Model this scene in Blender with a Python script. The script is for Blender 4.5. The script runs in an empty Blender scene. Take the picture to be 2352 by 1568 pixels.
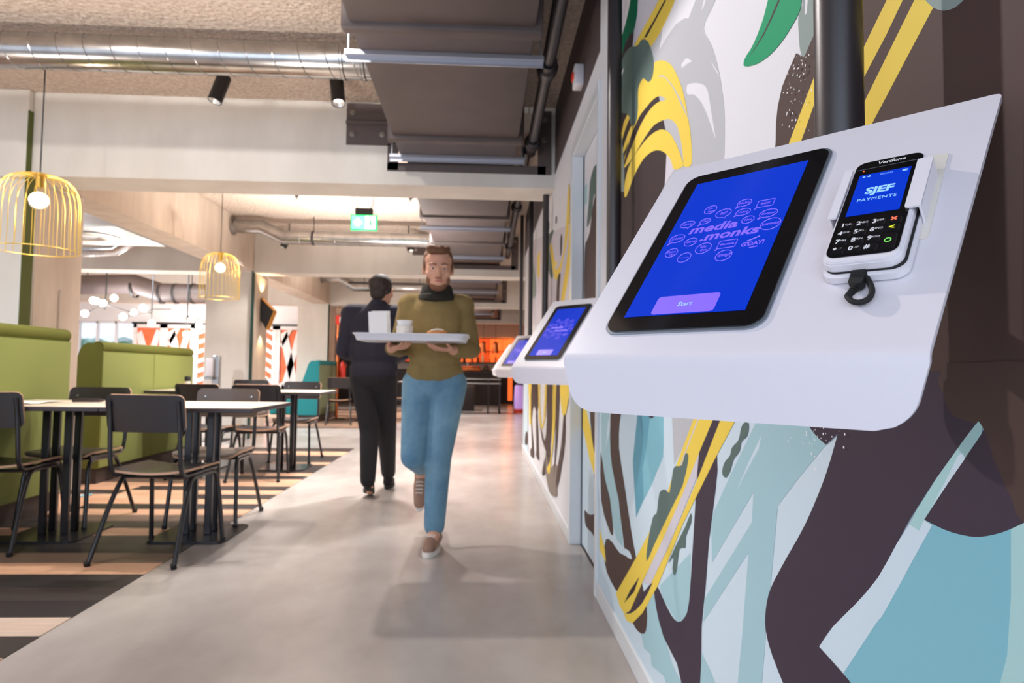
import bpy, bmesh, math, random
from mathutils import Vector, Matrix
from mathutils.geometry import tessellate_polygon

random.seed(7)
scene = bpy.context.scene
COL = scene.collection
V = Vector
PI = math.pi

# ---------------------------------------------------------------- camera
FPX = 1486.0
YAW, PITCH, ROLL = math.radians(2.533), math.radians(2.70), math.radians(0.72)
CAM = V((0, 0, 0.97))
_fw = V((math.sin(YAW) * math.cos(PITCH), math.cos(YAW) * math.cos(PITCH), math.sin(PITCH)))
_r0 = V((math.cos(YAW), -math.sin(YAW), 0))
_u0 = _r0.cross(_fw)
_rt = _r0 * math.cos(ROLL) + _u0 * math.sin(ROLL)
_up = -_r0 * math.sin(ROLL) + _u0 * math.cos(ROLL)
cd = bpy.data.cameras.new('camera')
cam = bpy.data.objects.new('camera', cd)
COL.objects.link(cam)
cam.matrix_world = Matrix(((_rt.x, _up.x, -_fw.x, CAM.x), (_rt.y, _up.y, -_fw.y, CAM.y), (_rt.z, _up.z, -_fw.z, CAM.z), (0, 0, 0, 1)))
cd.sensor_width = 36.0
cd.lens = 36.0 * FPX / 2352.0
cd.clip_start = 0.02
cd.clip_end = 200
cd.dof.use_dof = True
cd.dof.focus_distance = 0.74
cd.dof.aperture_fstop = 9.0
scene.camera = cam

def ray(px, py):
    return _fw + _rt * ((px - 1176) / FPX) - _up * ((py - 784) / FPX)
def hit(px, py, n, d):
    n = V(n); v = ray(px, py)
    return CAM + v * ((d - n.dot(CAM)) / n.dot(v))
def atX(px, py, x): return hit(px, py, (1, 0, 0), x)
def atY(px, py, y): return hit(px, py, (0, 1, 0), y)
def atZ(px, py, z=0): return hit(px, py, (0, 0, 1), z)

# ---------------------------------------------------------------- world, lights, exposure
scene.view_settings.view_transform = 'Standard'
scene.view_settings.look = 'None'
scene.view_settings.exposure = EXPOSURE = 0.6
scene.view_settings.gamma = 1.0
scene.view_settings.use_curve_mapping = False
w = bpy.data.worlds.new('daylight'); scene.world = w; w.use_nodes = True
bgn = w.node_tree.nodes['Background']
bgn.inputs[0].default_value = (0.78, 0.86, 1.0, 1); bgn.inputs[1].default_value = 1.0

def lamp(kind, name, loc, energy, color, aim=None, size=0.05, spot=90, blend=0.6, sy=None):
    d = bpy.data.lights.new(name, kind); d.energy = energy; d.color = color
    if kind == 'AREA':
        d.size = size
        if sy: d.shape = 'RECTANGLE'; d.size_y = sy
    else: d.shadow_soft_size = size
    if kind == 'SPOT': d.spot_size = math.radians(spot); d.spot_blend = blend
    o = bpy.data.objects.new(name, d); COL.objects.link(o); o.location = loc
    if aim is not None:
        o.rotation_euler = (V(aim) - V(loc)).to_track_quat('-Z', 'Y').to_euler()
    return o
WARM = (1.0, 0.80, 0.60)
WARM2 = (1.0, 0.93, 0.86)
LILAC = (0.80, 0.74, 1.0)
# entrance daylight, then added downward fill lights without fixtures to brighten the hall
lamp('AREA', 'entrance_daylight', (-1.6, -2.4, 1.75), 40, (0.64, 0.80, 1.0), (-0.6, 3.0, 1.2), 4.6, sy=2.2)
for i, (x, y, e) in enumerate(((-0.75, 5.9, 60), (-0.8, 7.6, 60), (-0.9, 10.4, 60), (-0.9, 12.4, 60), (-1.0, 15.2, 60), (-2.3, 3.2, 14), (-2.2, 6.2, 25), (-5.2, 6.6, 90), (-5.2, 10.2, 170), (-6.6, 14.2, 190), (-5.0, 2.5, 90))):
    lamp('SPOT', 'hall_fill_light', (x, y, 2.86), e * (4.2 if x > -3 else 3.4), (1.0, 0.97, 0.95) if x > -3 else (0.88, 0.94, 1.0), (x, y, 0), 0.06, 116 if x > -3 else 155, 0.9)
# floodlight over the table area that washes the kiosk and the mural; then added fill lights without fixtures
lamp('SPOT', 'mural_floodlight', (-1.30, 2.55, 2.86), 120, (1.0, 0.93, 0.90), (0.45, 0.95, 1.25), 0.03, 66, 0.6)
for x, e in ((-2.5, 38), (-0.95, 36)):
    lamp('SPOT', 'beam_fill_light', (x, 2.35, 2.86), e, (1.0, 0.95, 0.90), (x + 0.1, 4.7, 2.62), 0.04, 88, 0.8)  # added unseen fill light to brighten the beam front
for x, y, z, e in ((-1.4, 2.8, 1.5, 40), (-3.6, 2.4, 1.0, 40), (-1.5, 7.0, 1.2, 320), (-1.9, 11.2, 1.5, 150), (-5.6, 6.8, 1.8, 80), (-6.2, 11.4, 1.6, 80), (-1.0, 16.2, 1.5, 110)):
    lamp('SPOT', 'ceiling_fill_light', (x, y, z), e, ((1.0, 0.96, 0.91) if y > 6 else (1.0, 0.91, 0.82)) if x > -5 else (0.90, 0.94, 1.0), (x, y, 9), 0.05, 128 if y > 6 and x > -3 else 165, 0.9)  # added fill light in mid-air, aimed up to brighten the ceiling

# ---------------------------------------------------------------- materials
def s2l(c):
    c = c / 255.0
    return c / 12.92 if c <= 0.04045 else ((c + 0.055) / 1.055) ** 2.4
def lin(rgb): return tuple(s2l(c) for c in rgb) + (1.0,)
MATS = {}
def mat(name, rgb, rough=0.5, metal=0.0, bump=None, var=None, coat=0, emit=None, spec=None, trans=0, alpha=None, vscale=(1, 1, 1)):
    m = bpy.data.materials.new(name); m.use_nodes = True
    nt = m.node_tree; b = nt.nodes['Principled BSDF']
    b.inputs['Base Color'].default_value = lin(rgb)
    b.inputs['Roughness'].default_value = rough
    b.inputs['Metallic'].default_value = metal
    if coat: b.inputs['Coat Weight'].default_value = coat; b.inputs['Coat Roughness'].default_value = 0.08
    if spec is not None: b.inputs['Specular IOR Level'].default_value = spec
    if trans: b.inputs['Transmission Weight'].default_value = trans
    if alpha is not None: b.inputs['Alpha'].default_value = alpha
    if emit: b.inputs['Emission Color'].default_value = lin(emit[0]); b.inputs['Emission Strength'].default_value = emit[1]
    if bump or var:
        tc = nt.nodes.new('ShaderNodeTexCoord')
        mp = nt.nodes.new('ShaderNodeMapping'); mp.inputs['Scale'].default_value = vscale
        nt.links.new(tc.outputs['Object'], mp.inputs['Vector'])
    if bump:
        n = nt.nodes.new('ShaderNodeTexNoise'); n.inputs['Scale'].default_value = bump[0]; n.inputs['Detail'].default_value = 4
        bp = nt.nodes.new('ShaderNodeBump'); bp.inputs['Strength'].default_value = bump[1]; bp.inputs['Distance'].default_value = bump[2] if len(bump) > 2 else 0.01
        nt.links.new(mp.outputs['Vector'], n.inputs['Vector'])
        nt.links.new(n.outputs['Fac'], bp.inputs['Height']); nt.links.new(bp.outputs['Normal'], b.inputs['Normal'])
    if var:
        n2 = nt.nodes.new('ShaderNodeTexNoise'); n2.inputs['Scale'].default_value = var[0]; n2.inputs['Detail'].default_value = 5; n2.inputs['Roughness'].default_value = 0.6
        nt.links.new(mp.outputs['Vector'], n2.inputs['Vector'])
        rp = nt.nodes.new('ShaderNodeValToRGB')
        rp.color_ramp.elements[0].position = 0.35; rp.color_ramp.elements[1].position = 0.68
        rp.color_ramp.elements[0].color = lin(var[1]); rp.color_ramp.elements[1].color = lin(rgb)
        nt.links.new(n2.outputs['Fac'], rp.inputs['Fac']); nt.links.new(rp.outputs['Color'], b.inputs['Base Color'])
    MATS[name] = m
    return m
M = MATS
mat('concrete_floor', (194, 186, 180), 0.24, var=(1.1, (160, 150, 146)), bump=(3.0, 0.05, 0.01), vscale=(1, 0.6, 1), spec=0.55)
mat('sprayed_ceiling', (216, 200, 186), 0.95, bump=(30, 0.8, 0.03), var=(40, (184, 164, 148)))
mat('painted_concrete', (226, 221, 214), 0.75, var=(2.2, (212, 205, 197)), bump=(14, 0.12, 0.01), vscale=(1, 1, 0.35))
mat('raw_concrete', (214, 198, 182), 0.8, var=(5, (196, 178, 162)), bump=(20, 0.15, 0.01), vscale=(1, 1, 0.25))
mat('plaster_white', (222, 222, 226), 0.6)
mat('mural_white', (226, 226, 232), 0.62, spec=0.2, bump=(260, 0.05, 0.002))
mat('band_dark', (84, 72, 72), 0.65, bump=(200, 0.06, 0.002))
mat('trim_white', (222, 226, 230), 0.35)
mat('steel_grey', (168, 166, 164), 0.25, 1.0, bump=(40, 0.05, 0.003))
mat('galvanised', (186, 184, 182), 0.22, 1.0, var=(6, (160, 158, 158)), bump=(9, 0.05, 0.004))
mat('chrome', (215, 215, 218), 0.12, 1.0)
mat('duct_brown', (88, 76, 74), 0.55, bump=(60, 0.06, 0.003), var=(3, (78, 67, 66)))
mat('plate_brown', (92, 80, 78), 0.55)
mat('rail_silver', (176, 178, 188), 0.35, 0.7)
mat('pipe_black', (44, 38, 40), 0.38, bump=(500, 0.06, 0.001), spec=0.6)
mat('black_matte', (30, 28, 30), 0.5)
mat('black_gloss', (12, 11, 13), 0.12, coat=0.6)
mat('rubber', (20, 19, 20), 0.75)
mat('kiosk_white', (224, 219, 226), 0.32, bump=(180, 0.05, 0.002), coat=0.25)
mat('plastic_white', (228, 224, 230), 0.4)
mat('plastic_cream', (222, 216, 206), 0.4)
mat('bezel_rim', (150, 158, 168), 0.3, 0.6)
mat('screen_blue', (4, 24, 110), 0.12, emit=((3, 56, 206), 0.55))
mat('screen_violet', (40, 30, 120), 0.3, emit=((142, 112, 246), 0.6))
mat('screen_cyan', (40, 60, 120), 0.3, emit=((170, 225, 240), 0.6))
mat('screen_pale', (60, 90, 140), 0.3, emit=((150, 205, 245), 0.7))
mat('legend_white', (235, 235, 238), 0.5)
mat('key_black', (22, 20, 22), 0.16, coat=0.5)
mat('legend_red', (240, 110, 80), 0.4, emit=((240, 110, 80), 0.5))
mat('legend_yellow', (220, 220, 50), 0.4, emit=((220, 220, 50), 0.5))
mat('legend_green', (120, 220, 90), 0.4, emit=((120, 220, 90), 0.5))
mat('led_red', (255, 80, 30), 0.4, emit=((255, 90, 40), 2.0))
mat('mural_yellow', (238, 208, 84), 0.62, spec=0.2)
mat('mural_brown', (80, 62, 58), 0.62, spec=0.2, bump=(260, 0.05, 0.002))
mat('mural_plum', (66, 55, 68), 0.62, spec=0.2, bump=(260, 0.05, 0.002))
mat('mural_dark', (58, 46, 48), 0.62, spec=0.2)
mat('mural_grey', (186, 188, 194), 0.62, spec=0.2)
mat('mural_green', (0, 152, 102), 0.62, spec=0.2)
mat('mural_deepgreen', (0, 104, 72), 0.62, spec=0.2)
mat('mural_sage', (92, 112, 108), 0.62, spec=0.2)
mat('mural_palesage', (142, 156, 152), 0.62, spec=0.2)
mat('mural_mist', (164, 200, 210), 0.62, spec=0.2)
mat('mural_coolwhite', (204, 222, 234), 0.62, spec=0.2)
mat('mural_teal', (128, 186, 202), 0.62, spec=0.2)
mat('mural_deepteal', (98, 160, 182), 0.62, spec=0.2)
mat('mural_aqua', (168, 208, 210), 0.62, spec=0.2)
mat('mural_lilac', (208, 204, 214), 0.62, spec=0.2)
mat('mural_taupe', (140, 128, 120), 0.62, spec=0.2)
mat('chair_ply', (36, 30, 33), 0.38, bump=(30, 0.05, 0.002), vscale=(1, 8, 1), coat=0.2)
mat('chair_ply_worn', (86, 70, 60), 0.38, bump=(30, 0.05, 0.002), coat=0.2)
mat('ply_edge', (206, 164, 134), 0.6)
mat('frame_black', (30, 28, 32), 0.32, coat=0.3)
mat('tabletop', (224, 210, 192), 0.4)
mat('table_edge', (66, 58, 62), 0.5)
mat('olive_felt', (138, 146, 80), 0.85, bump=(300, 0.15, 0.002))
mat('olive_dark', (104, 108, 40), 0.85, bump=(300, 0.15, 0.002))
mat('teal_felt', (20, 120, 126), 0.85, bump=(300, 0.15, 0.002))
mat('sage_felt', (116, 122, 90), 0.85)
mat('plinth_brown', (62, 50, 46), 0.6)
mat('paint_olive', (84, 92, 36), 0.7)
mat('paint_teal', (20, 62, 56), 0.7)
mat('brass', (216, 180, 88), 0.25, 0.9)
mat('brass_wire', (226, 190, 92), 0.35, 0.6)
mat('bulb_glow', (255, 240, 210), 0.3, emit=((255, 226, 178), 14.0))
mat('globe_glow', (255, 240, 210), 0.3, emit=((255, 236, 205), 9.0))
mat('spot_lens', (255, 244, 230), 0.3, emit=((255, 244, 232), 3.0))
mat('reflector', (220, 215, 210), 0.3, 0.7)
mat('gold_inside', (240, 170, 70), 0.35, 0.6)
mat('exit_green', (0, 150, 80), 0.4, emit=((0, 190, 90), 1.2))
mat('exit_mint', (120, 220, 180), 0.4, emit=((120, 226, 186), 1.3))
mat('exit_white', (255, 255, 255), 0.4, emit=((250, 255, 250), 1.6))
mat('sign_red', (222, 52, 30), 0.5)
mat('fire_red', (206, 44, 26), 0.3, coat=0.4)
mat('copper', (214, 120, 70), 0.25, 0.9)
mat('amber_glow', (240, 110, 40), 0.5, emit=((236, 104, 44), 0.75))
mat('amber_deep', (190, 70, 24), 0.5, emit=((190, 66, 22), 0.8))
mat('orange_glow_paint', (232, 110, 66), 0.7, var=(3, (205, 90, 52)))
mat('shutter_white', (222, 220, 220), 0.7, var=(9, (205, 200, 198)))
mat('bar_dark', (44, 34, 32), 0.5)
mat('bar_tile', (214, 210, 200), 0.35)
mat('bulkhead', (196, 168, 152), 0.8)
mat('glass_clear', (235, 245, 250), 0.03, trans=1.0, alpha=0.25)
mat('foliage', (64, 150, 110), 0.9, var=(4, (30, 100, 80)))
mat('paper', (232, 230, 228), 0.8)
mat('phone', (60, 40, 36), 0.35)
mat('skin', (214, 160, 134), 0.55, spec=0.35)
mat('lips', (190, 110, 98), 0.5)
mat('hair_ginger', (110, 72, 48), 0.7, bump=(90, 0.5, 0.004))
mat('beard', (128, 86, 62), 0.8, bump=(140, 0.5, 0.003))
mat('hair_dark', (44, 32, 28), 0.7, bump=(90, 0.6, 0.004))
mat('sweater_olive', (156, 132, 82), 0.9, bump=(60, 0.3, 0.004), var=(2.5, (122, 102, 60)))
mat('scarf_dark', (38, 34, 26), 0.9, bump=(60, 0.3, 0.004))
mat('denim', (122, 160, 180), 0.85, bump=(70, 0.25, 0.003), var=(5, (88, 128, 156)))
mat('sock', (150, 110, 130), 0.8)
mat('shoe_tan', (150, 116, 98), 0.7, bump=(120, 0.2, 0.002))
mat('shoe_sole', (226, 220, 214), 0.6)
mat('navy_cloth', (38, 34, 48), 0.9, bump=(60, 0.25, 0.004))
mat('black_cloth', (26, 23, 28), 0.9, bump=(60, 0.25, 0.004))
mat('eye_white', (235, 230, 225), 0.25)
mat('eye_dark', (40, 30, 25), 0.2)
mat('tray_white', (226, 224, 230), 0.4)
mat('bread', (206, 140, 84), 0.8, bump=(40, 0.4, 0.006))
mat('lantern_pink', (190, 150, 200), 0.3, emit=((150, 120, 190), 0.5))
# wood plank tones
for nm, c, d in (('oak_light', (216, 172, 142), (198, 152, 122)), ('oak_pale', (204, 182, 166), (188, 166, 150)), ('oak_mid', (122, 100, 88), (108, 86, 75)), ('oak_dark', (60, 50, 48), (48, 40, 40)), ('oak_ebony', (46, 40, 41), (38, 33, 34))):
    mat(nm, c, 0.42, var=(3.5, d), bump=(22, 0.12, 0.003), vscale=(1.2, 16, 1))
def stripe_floor():
    m = mat('plank_stripes', (120, 98, 86), 0.42)
    nt = m.node_tree; b = nt.nodes['Principled BSDF']
    tc = nt.nodes.new('ShaderNodeTexCoord')
    br = nt.nodes.new('ShaderNodeTexBrick'); br.offset = 0.37
    br.inputs['Scale'].default_value = 1.0; br.inputs['Brick Width'].default_value = 1.2; br.inputs['Row Height'].default_value = 0.178
    br.inputs['Mortar Size'].default_value = 0.002; br.inputs['Bias'].default_value = 0.0
    br.inputs['Color1'].default_value = lin((214, 172, 144)); br.inputs['Color2'].default_value = lin((44, 38, 38))
    nt.links.new(tc.outputs['Object'], br.inputs['Vector']); nt.links.new(br.outputs['Color'], b.inputs['Base Color'])
stripe_floor()

# ---------------------------------------------------------------- mesh helpers
def catmull(pts, n=4, closed=True):
    """smooth curve through the points; a point with a third entry 's' stays a sharp corner"""
    sh = [closed and len(p) == 3 and p[2] == 's' for p in pts]
    pts = [tuple(p[:2]) if s_ or (closed and len(p) == 3 and isinstance(p[2], str)) else tuple(p) for p, s_ in zip(pts, sh)]
    out = []; N = len(pts)
    def tan(i):
        if sh[i]: return tuple(0.0 for _ in pts[i])
        a = pts[(i - 1) % N] if closed else pts[max(i - 1, 0)]
        c = pts[(i + 1) % N] if closed else pts[min(i + 1, N - 1)]
        return tuple((y - x) * 0.5 for x, y in zip(a, c))
    for i in (range(N) if closed else range(N - 1)):
        j = (i + 1) % N; p, q, m0, m1 = pts[i], pts[j], tan(i), tan(j)
        for k in range(n):
            t = k / n; t2 = t * t; t3 = t2 * t
            out.append(tuple((2 * t3 - 3 * t2 + 1) * a + (t3 - 2 * t2 + t) * b + (3 * t2 - 2 * t3) * c + (t3 - t2) * d for a, b, c, d in zip(p, m0, q, m1)))
    if not closed: out.append(tuple(pts[-1]))
    return out

class MB:
    def __init__(s): s.v = []; s.f = []; s.m = []; s.mi = 0
    def mesh(s, vs, fs):
        o = len(s.v); s.v += [tuple(p) for p in vs]
        for f in fs: s.f.append(tuple(i + o for i in f)); s.m.append(s.mi)
        return s
    def box(s, x0, x1, y0, y1, z0, z1, mx=None):
        vs = [V((x, y, z)) for z in (z0, z1) for y in (y0, y1) for x in (x0, x1)]
        if mx is not None: vs = [mx @ p for p in vs]
        return s.mesh(vs, [(0, 2, 3, 1), (4, 5, 7, 6), (0, 1, 5, 4), (2, 6, 7, 3), (0, 4, 6, 2), (1, 3, 7, 5)])
    def rbox(s, x0, x1, y0, y1, z0, z1, r=0.005, seg=2, mx=None):
        bm = bmesh.new(); bmesh.ops.create_cube(bm, size=1)
        for v in bm.verts: v.co = V(((x0 + x1) / 2 + v.co.x * (x1 - x0), (y0 + y1) / 2 + v.co.y * (y1 - y0), (z0 + z1) / 2 + v.co.z * (z1 - z0)))
        bmesh.ops.bevel(bm, geom=bm.edges[:], offset=r, segments=seg, profile=0.5, affect='EDGES')
        if mx is not None: bmesh.ops.transform(bm, matrix=mx, verts=bm.verts)
        bm.verts.index_update()
        s.mesh([v.co.copy() for v in bm.verts], [[v.index for v in f.verts] for f in bm.faces]); bm.free(); return s
    def cyl(s, p0, p1, r0, r1=None, n=16, caps=True):
        p0 = V(p0); p1 = V(p1); r1 = r0 if r1 is None else r1
        q = (p1 - p0).to_track_quat('Z', 'X'); a = q @ V((1, 0, 0)); b = q @ V((0, 1, 0))
        vs = []
        for p, r in ((p0, r0), (p1, r1)):
            for i in range(n):
                t = 2 * PI * i / n; vs.append(p + a * (r * math.cos(t)) + b * (r * math.sin(t)))
        fs = [(i, (i + 1) % n, n + (i + 1) % n, n + i) for i in range(n)]
        if caps: fs += [tuple(range(n - 1, -1, -1)), tuple(range(n, 2 * n))]
        return s.mesh(vs, fs)
    def tube(s, pts, r, n=8, smooth=0, caps=True):
        pts = [V(p) for p in (catmull(pts, smooth, False) if smooth else pts)]
        rr = r if isinstance(r, (list, tuple)) else [r] * len(pts)
        vs = []; prev = None
        for i, p in enumerate(pts):
            d = (pts[min(i + 1, len(pts) - 1)] - pts[max(i - 1, 0)]).normalized()
            if prev is None:
                a = d.orthogonal().normalized()
            else:
                a = (prev - d * prev.dot(d)); a = a.normalized() if a.length > 1e-6 else d.orthogonal().normalized()
            prev = a; b = d.cross(a)
            for k in range(n):
                t = 2 * PI * k / n; vs.append(p + a * (rr[i] * math.cos(t)) + b * (rr[i] * math.sin(t)))
        fs = []
        for i in range(len(pts) - 1):
            for k in range(n): fs.append((i * n + k, i * n + (k + 1) % n, (i + 1) * n + (k + 1) % n, (i + 1) * n + k))
        if caps: fs += [tuple(range(n - 1, -1, -1)), tuple((len(pts) - 1) * n + k for k in range(n))]
        return s.mesh(vs, fs)
    def lathe(s, prof, c=(0, 0, 0), n=20, axis=None):
        c = V(c); vs = []; q = V(axis).to_track_quat('Z', 'X') if axis else None
        for r, z in prof:
            for k in range(n):
                t = 2 * PI * k / n; p = V((r * math.cos(t), r * math.sin(t), z))
                vs.append(c + (q @ p if q else p))
        fs = []
        for i in range(len(prof) - 1):
            for k in range(n): fs.append((i * n + k, i * n + (k + 1) % n, (i + 1) * n + (k + 1) % n, (i + 1) * n + k))
        return s.mesh(vs, fs)
    def ball(s, c, r, seg=12, rings=8, mx=None):
        c = V(c); r = r if isinstance(r, (tuple, list)) else (r, r, r)
        vs = []; fs = []
        for i in range(rings + 1):
            ph = PI * i / rings
            for k in range(seg):
                t = 2 * PI * k / seg
                p = V((r[0] * math.sin(ph) * math.cos(t), r[1] * math.sin(ph) * math.sin(t), r[2] * math.cos(ph)))
                vs.append(c + (mx @ p if mx is not None else p))
        for i in range(rings):
            for k in range(seg): fs.append((i * seg + k, (i + 1) * seg + k, (i + 1) * seg + (k + 1) % seg, i * seg + (k + 1) % seg))
        return s.mesh(vs, fs)
    def prism(s, poly, fn, t):
        """2-D polygon -> solid; fn(u, v, w) maps to 3-D, w from 0 to t"""
        n = len(poly)
        tri = tessellate_polygon([[V((p[0], p[1], 0)) for p in poly]])
        ar = sum(poly[i][0] * poly[(i + 1) % n][1] - poly[(i + 1) % n][0] * poly[i][1] for i in range(n))
        vs = [fn(p[0], p[1], 0) for p in poly] + [fn(p[0], p[1], t) for p in poly]
        fs = []
        for a, b, c in tri:
            pa, pb, pc = poly[a], poly[b], poly[c]
            if (pb[0] - pa[0]) * (pc[1] - pa[1]) - (pb[1] - pa[1]) * (pc[0] - pa[0]) < 0: a, c = c, a
            fs.append((a + n, b + n, c + n)); fs.append((c, b, a))
        for i in range(n):
            j = (i + 1) % n
            fs.append((i, j, j + n, i + n) if ar > 0 else (j, i, i + n, j + n))
        return s.mesh(vs, fs)
    def flat(s, poly, fn):
        tri = tessellate_polygon([[V((p[0], p[1], 0)) for p in poly]])
        fs = []
        for a, b, c in tri:
            pa, pb, pc = poly[a], poly[b], poly[c]
            if (pb[0] - pa[0]) * (pc[1] - pa[1]) - (pb[1] - pa[1]) * (pc[0] - pa[0]) < 0: a, c = c, a
            fs.append((a, b, c))
        return s.mesh([fn(*p) for p in poly], fs)
    def sheet(s, rows, nrm_t, edge_mi=None):
        """rows: grid of (point, normal); makes a slab nrm_t thick behind the normals"""
        R = len(rows); Cn = len(rows[0]); vs = []
        for k in (0, 1):
            for row in rows:
                for p, nn in row: vs.append(V(p) - V(nn) * (nrm_t * k))
        top = []; side = []
        o = R * Cn
        for i in range(R - 1):
            for j in range(Cn - 1):
                a, b, c, d = i * Cn + j, i * Cn + j + 1, (i + 1) * Cn + j + 1, (i + 1) * Cn + j
                top.append((a, b, c, d)); top.append((o + d, o + c, o + b, o + a))
        rim = [(0, j) for j in range(Cn)] + [(i, Cn - 1) for i in range(1, R)] + [(R - 1, j) for j in range(Cn - 2, -1, -1)] + [(i, 0) for i in range(R - 2, 0, -1)]
        ids = [i * Cn + j for i, j in rim]
        for k in range(len(ids)):
            a, b = ids[k], ids[(k + 1) % len(ids)]; side.append((b, a, o + a, o + b))
        base = s.mi
        s.mesh(vs, top)
        if edge_mi is not None: s.mi = edge_mi
        off = len(s.v) - len(vs)
        for f in side: s.f.append(tuple(x + off for x in f)); s.m.append(s.mi)
        s.mi = base
        return s
    def build(s, name, mats, parent=None, smooth=True, world=False, angle=38):
        me = bpy.data.meshes.new(name)
        me.from_pydata(s.v, [], s.f)
        mats = mats if isinstance(mats, (list, tuple)) else [mats]
        for m in mats: me.materials.append(M[m])
        me.polygons.foreach_set('material_index', s.m)
        me.update()
        if smooth:
            me.polygons.foreach_set('use_smooth', [True] * len(me.polygons))
            me.set_sharp_from_angle(angle=math.radians(angle))
        return link(name, me, parent, world)
def link(name, me, parent=None, world=False):
    o = bpy.data.objects.new(name, me); COL.objects.link(o)
    if parent is not None:
        o.parent = parent
        if world:
            o.matrix_parent_inverse = (Matrix.Translation(parent.location) @ parent.rotation_euler.to_matrix().to_4x4()).inverted()
    return o
def tag(o, label=None, cat=None, group=None, kind=None):
    if label: o['label'] = label
    if cat: o['category'] = cat
    if group: o['group'] = group
    if kind: o['kind'] = kind
    return o
def thing(name, label, cat, loc=(0, 0, 0), rz=0, group=None):
    o = bpy.data.objects.new(name, None); COL.objects.link(o)
    o.empty_display_size = 0.1
    o.location = loc; o.rotation_euler = (0, 0, rz)
    return tag(o, label, cat, group)
def dup(root, loc, rz=None, label=None, group=None):
    def cp(o, par):
        c = o.copy(); COL.objects.link(c)
        if par is not None: c.parent = par
        for ch in list(o.children): cp(ch, c)
        return c
    r = cp(root, None); r.location = loc
    if rz is not None: r.rotation_euler = (0, 0, rz)
    if label: r['label'] = label
    if group: r['group'] = group
    return r
def text2d(txt, size=1.0, shear=0.0, weight=0.0, spacing=1.0, sx=1.0):
    """lettering as flat triangles centred on the origin: (verts2d, faces)"""
    c = bpy.data.curves.new('lettering', 'FONT'); c.body = txt; c.size = size; c.shear = shear; c.offset = weight; c.space_character = spacing
    c.align_x = 'CENTER'; c.align_y = 'CENTER'; c.resolution_u = 3
    o = bpy.data.objects.new('lettering', c); COL.objects.link(o)
    dg = bpy.context.evaluated_depsgraph_get(); dg.update()
    me = bpy.data.meshes.new_from_object(o.evaluated_get(dg))
    vs = [(v.co.x * sx, v.co.y) for v in me.vertices]; fs = [tuple(p.vertices) for p in me.polygons]
    bpy.data.objects.remove(o); bpy.data.curves.remove(c); bpy.data.meshes.remove(me)
    return vs, fs
def ell(cu, cv, ru, rv, n=28, rot=0.0):
    c, s_ = math.cos(rot), math.sin(rot)
    return [(cu + ru * math.cos(2 * PI * i / n) * c - rv * math.sin(2 * PI * i / n) * s_, cv + ru * math.cos(2 * PI * i / n) * s_ + rv * math.sin(2 * PI * i / n) * c) for i in range(n)]
def rrect(u0, u1, v0, v1, r, n=5):
    out = []
    for cx, cy, a0 in ((u1 - r, v1 - r, 0), (u0 + r, v1 - r, 90), (u0 + r, v0 + r, 180), (u1 - r, v0 + r, 270)):
        for k in range(n + 1):
            a = math.radians(a0 + 90 * k / n); out.append((cx + r * math.cos(a), cy + r * math.sin(a)))
    return out
# ================================================================ SETTING
WX = 0.512           # face of the mural wall
CEIL = 2.93
def struct(name, mb, m, smooth=False):
    o = mb.build(name, m, None, smooth); o['kind'] = 'structure'; return o
fl = struct('floor', MB().box(-10.3, 1.45, -2.6, 20.3, -0.12, 0.0), 'concrete_floor')
fl['label'] = 'polished pale concrete floor'
# plank zone beside the walkway: individual boards up to the cross aisle, one striped field beyond it
PL = {}
def plank_mesh(L, m):
    k = (round(L, 2), m)
    if k not in PL:
        me = MB().box(0, k[0] - 0.003, 0, 0.175, 0.0, 0.004)
        d = bpy.data.meshes.new('plank'); d.from_pydata(me.v, [], me.f); d.materials.append(M[m]); d.update(); PL[k] = d
    return PL[k]
rowtone = {-3: 'oak_mid', -2: 'oak_light', -1: 'oak_dark', 0: 'oak_pale', 1: 'oak_ebony', 2: 'oak_dark', 3: 'oak_ebony', 4: 'oak_light', 5: 'oak_mid', 6: 'oak_ebony', 7: 'oak_dark', 8: 'oak_light', 9: 'oak_dark', 10: 'oak_mid', 11: 'oak_light', 12: 'oak_ebony', 13: 'oak_light', 14: 'oak_dark', 15: 'oak_light', 16: 'oak_dark', 17: 'oak_light', 18: 'oak_light', 19: 'oak_ebony', 20: 'oak_light'}
rs = random.Random(3)
for k in range(-3, 32):
    y = 2.44 + 0.178 * k
    x = -1.57; first = True
    while x > -5.6:
        L = rs.choice((0.6, 0.9, 1.2, 1.2, 1.5)) if not first or k > 12 else rs.choice((1.2, 1.5, 1.8))
        tone = rowtone.get(k) if first and k in rowtone else rs.choice(('oak_light', 'oak_dark', 'oak_ebony', 'oak_mid', 'oak_light', 'oak_dark'))
        first = False
        o = link('plank', plank_mesh(L, tone), fl); o.location = (x - L, y, 0.0); o['kind'] = 'structure'
        x -= L
pf = MB().box(-9.5, -1.55, 10.9, 16.5, 0.0, 0.004).build('plank_field', 'plank_stripes', fl, False); pf['kind'] = 'stuff'
struct('ceiling', MB().box(-10.3, 1.45, -2.6, 20.3, CEIL, CEIL + 0.12), 'sprayed_ceiling')

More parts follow.
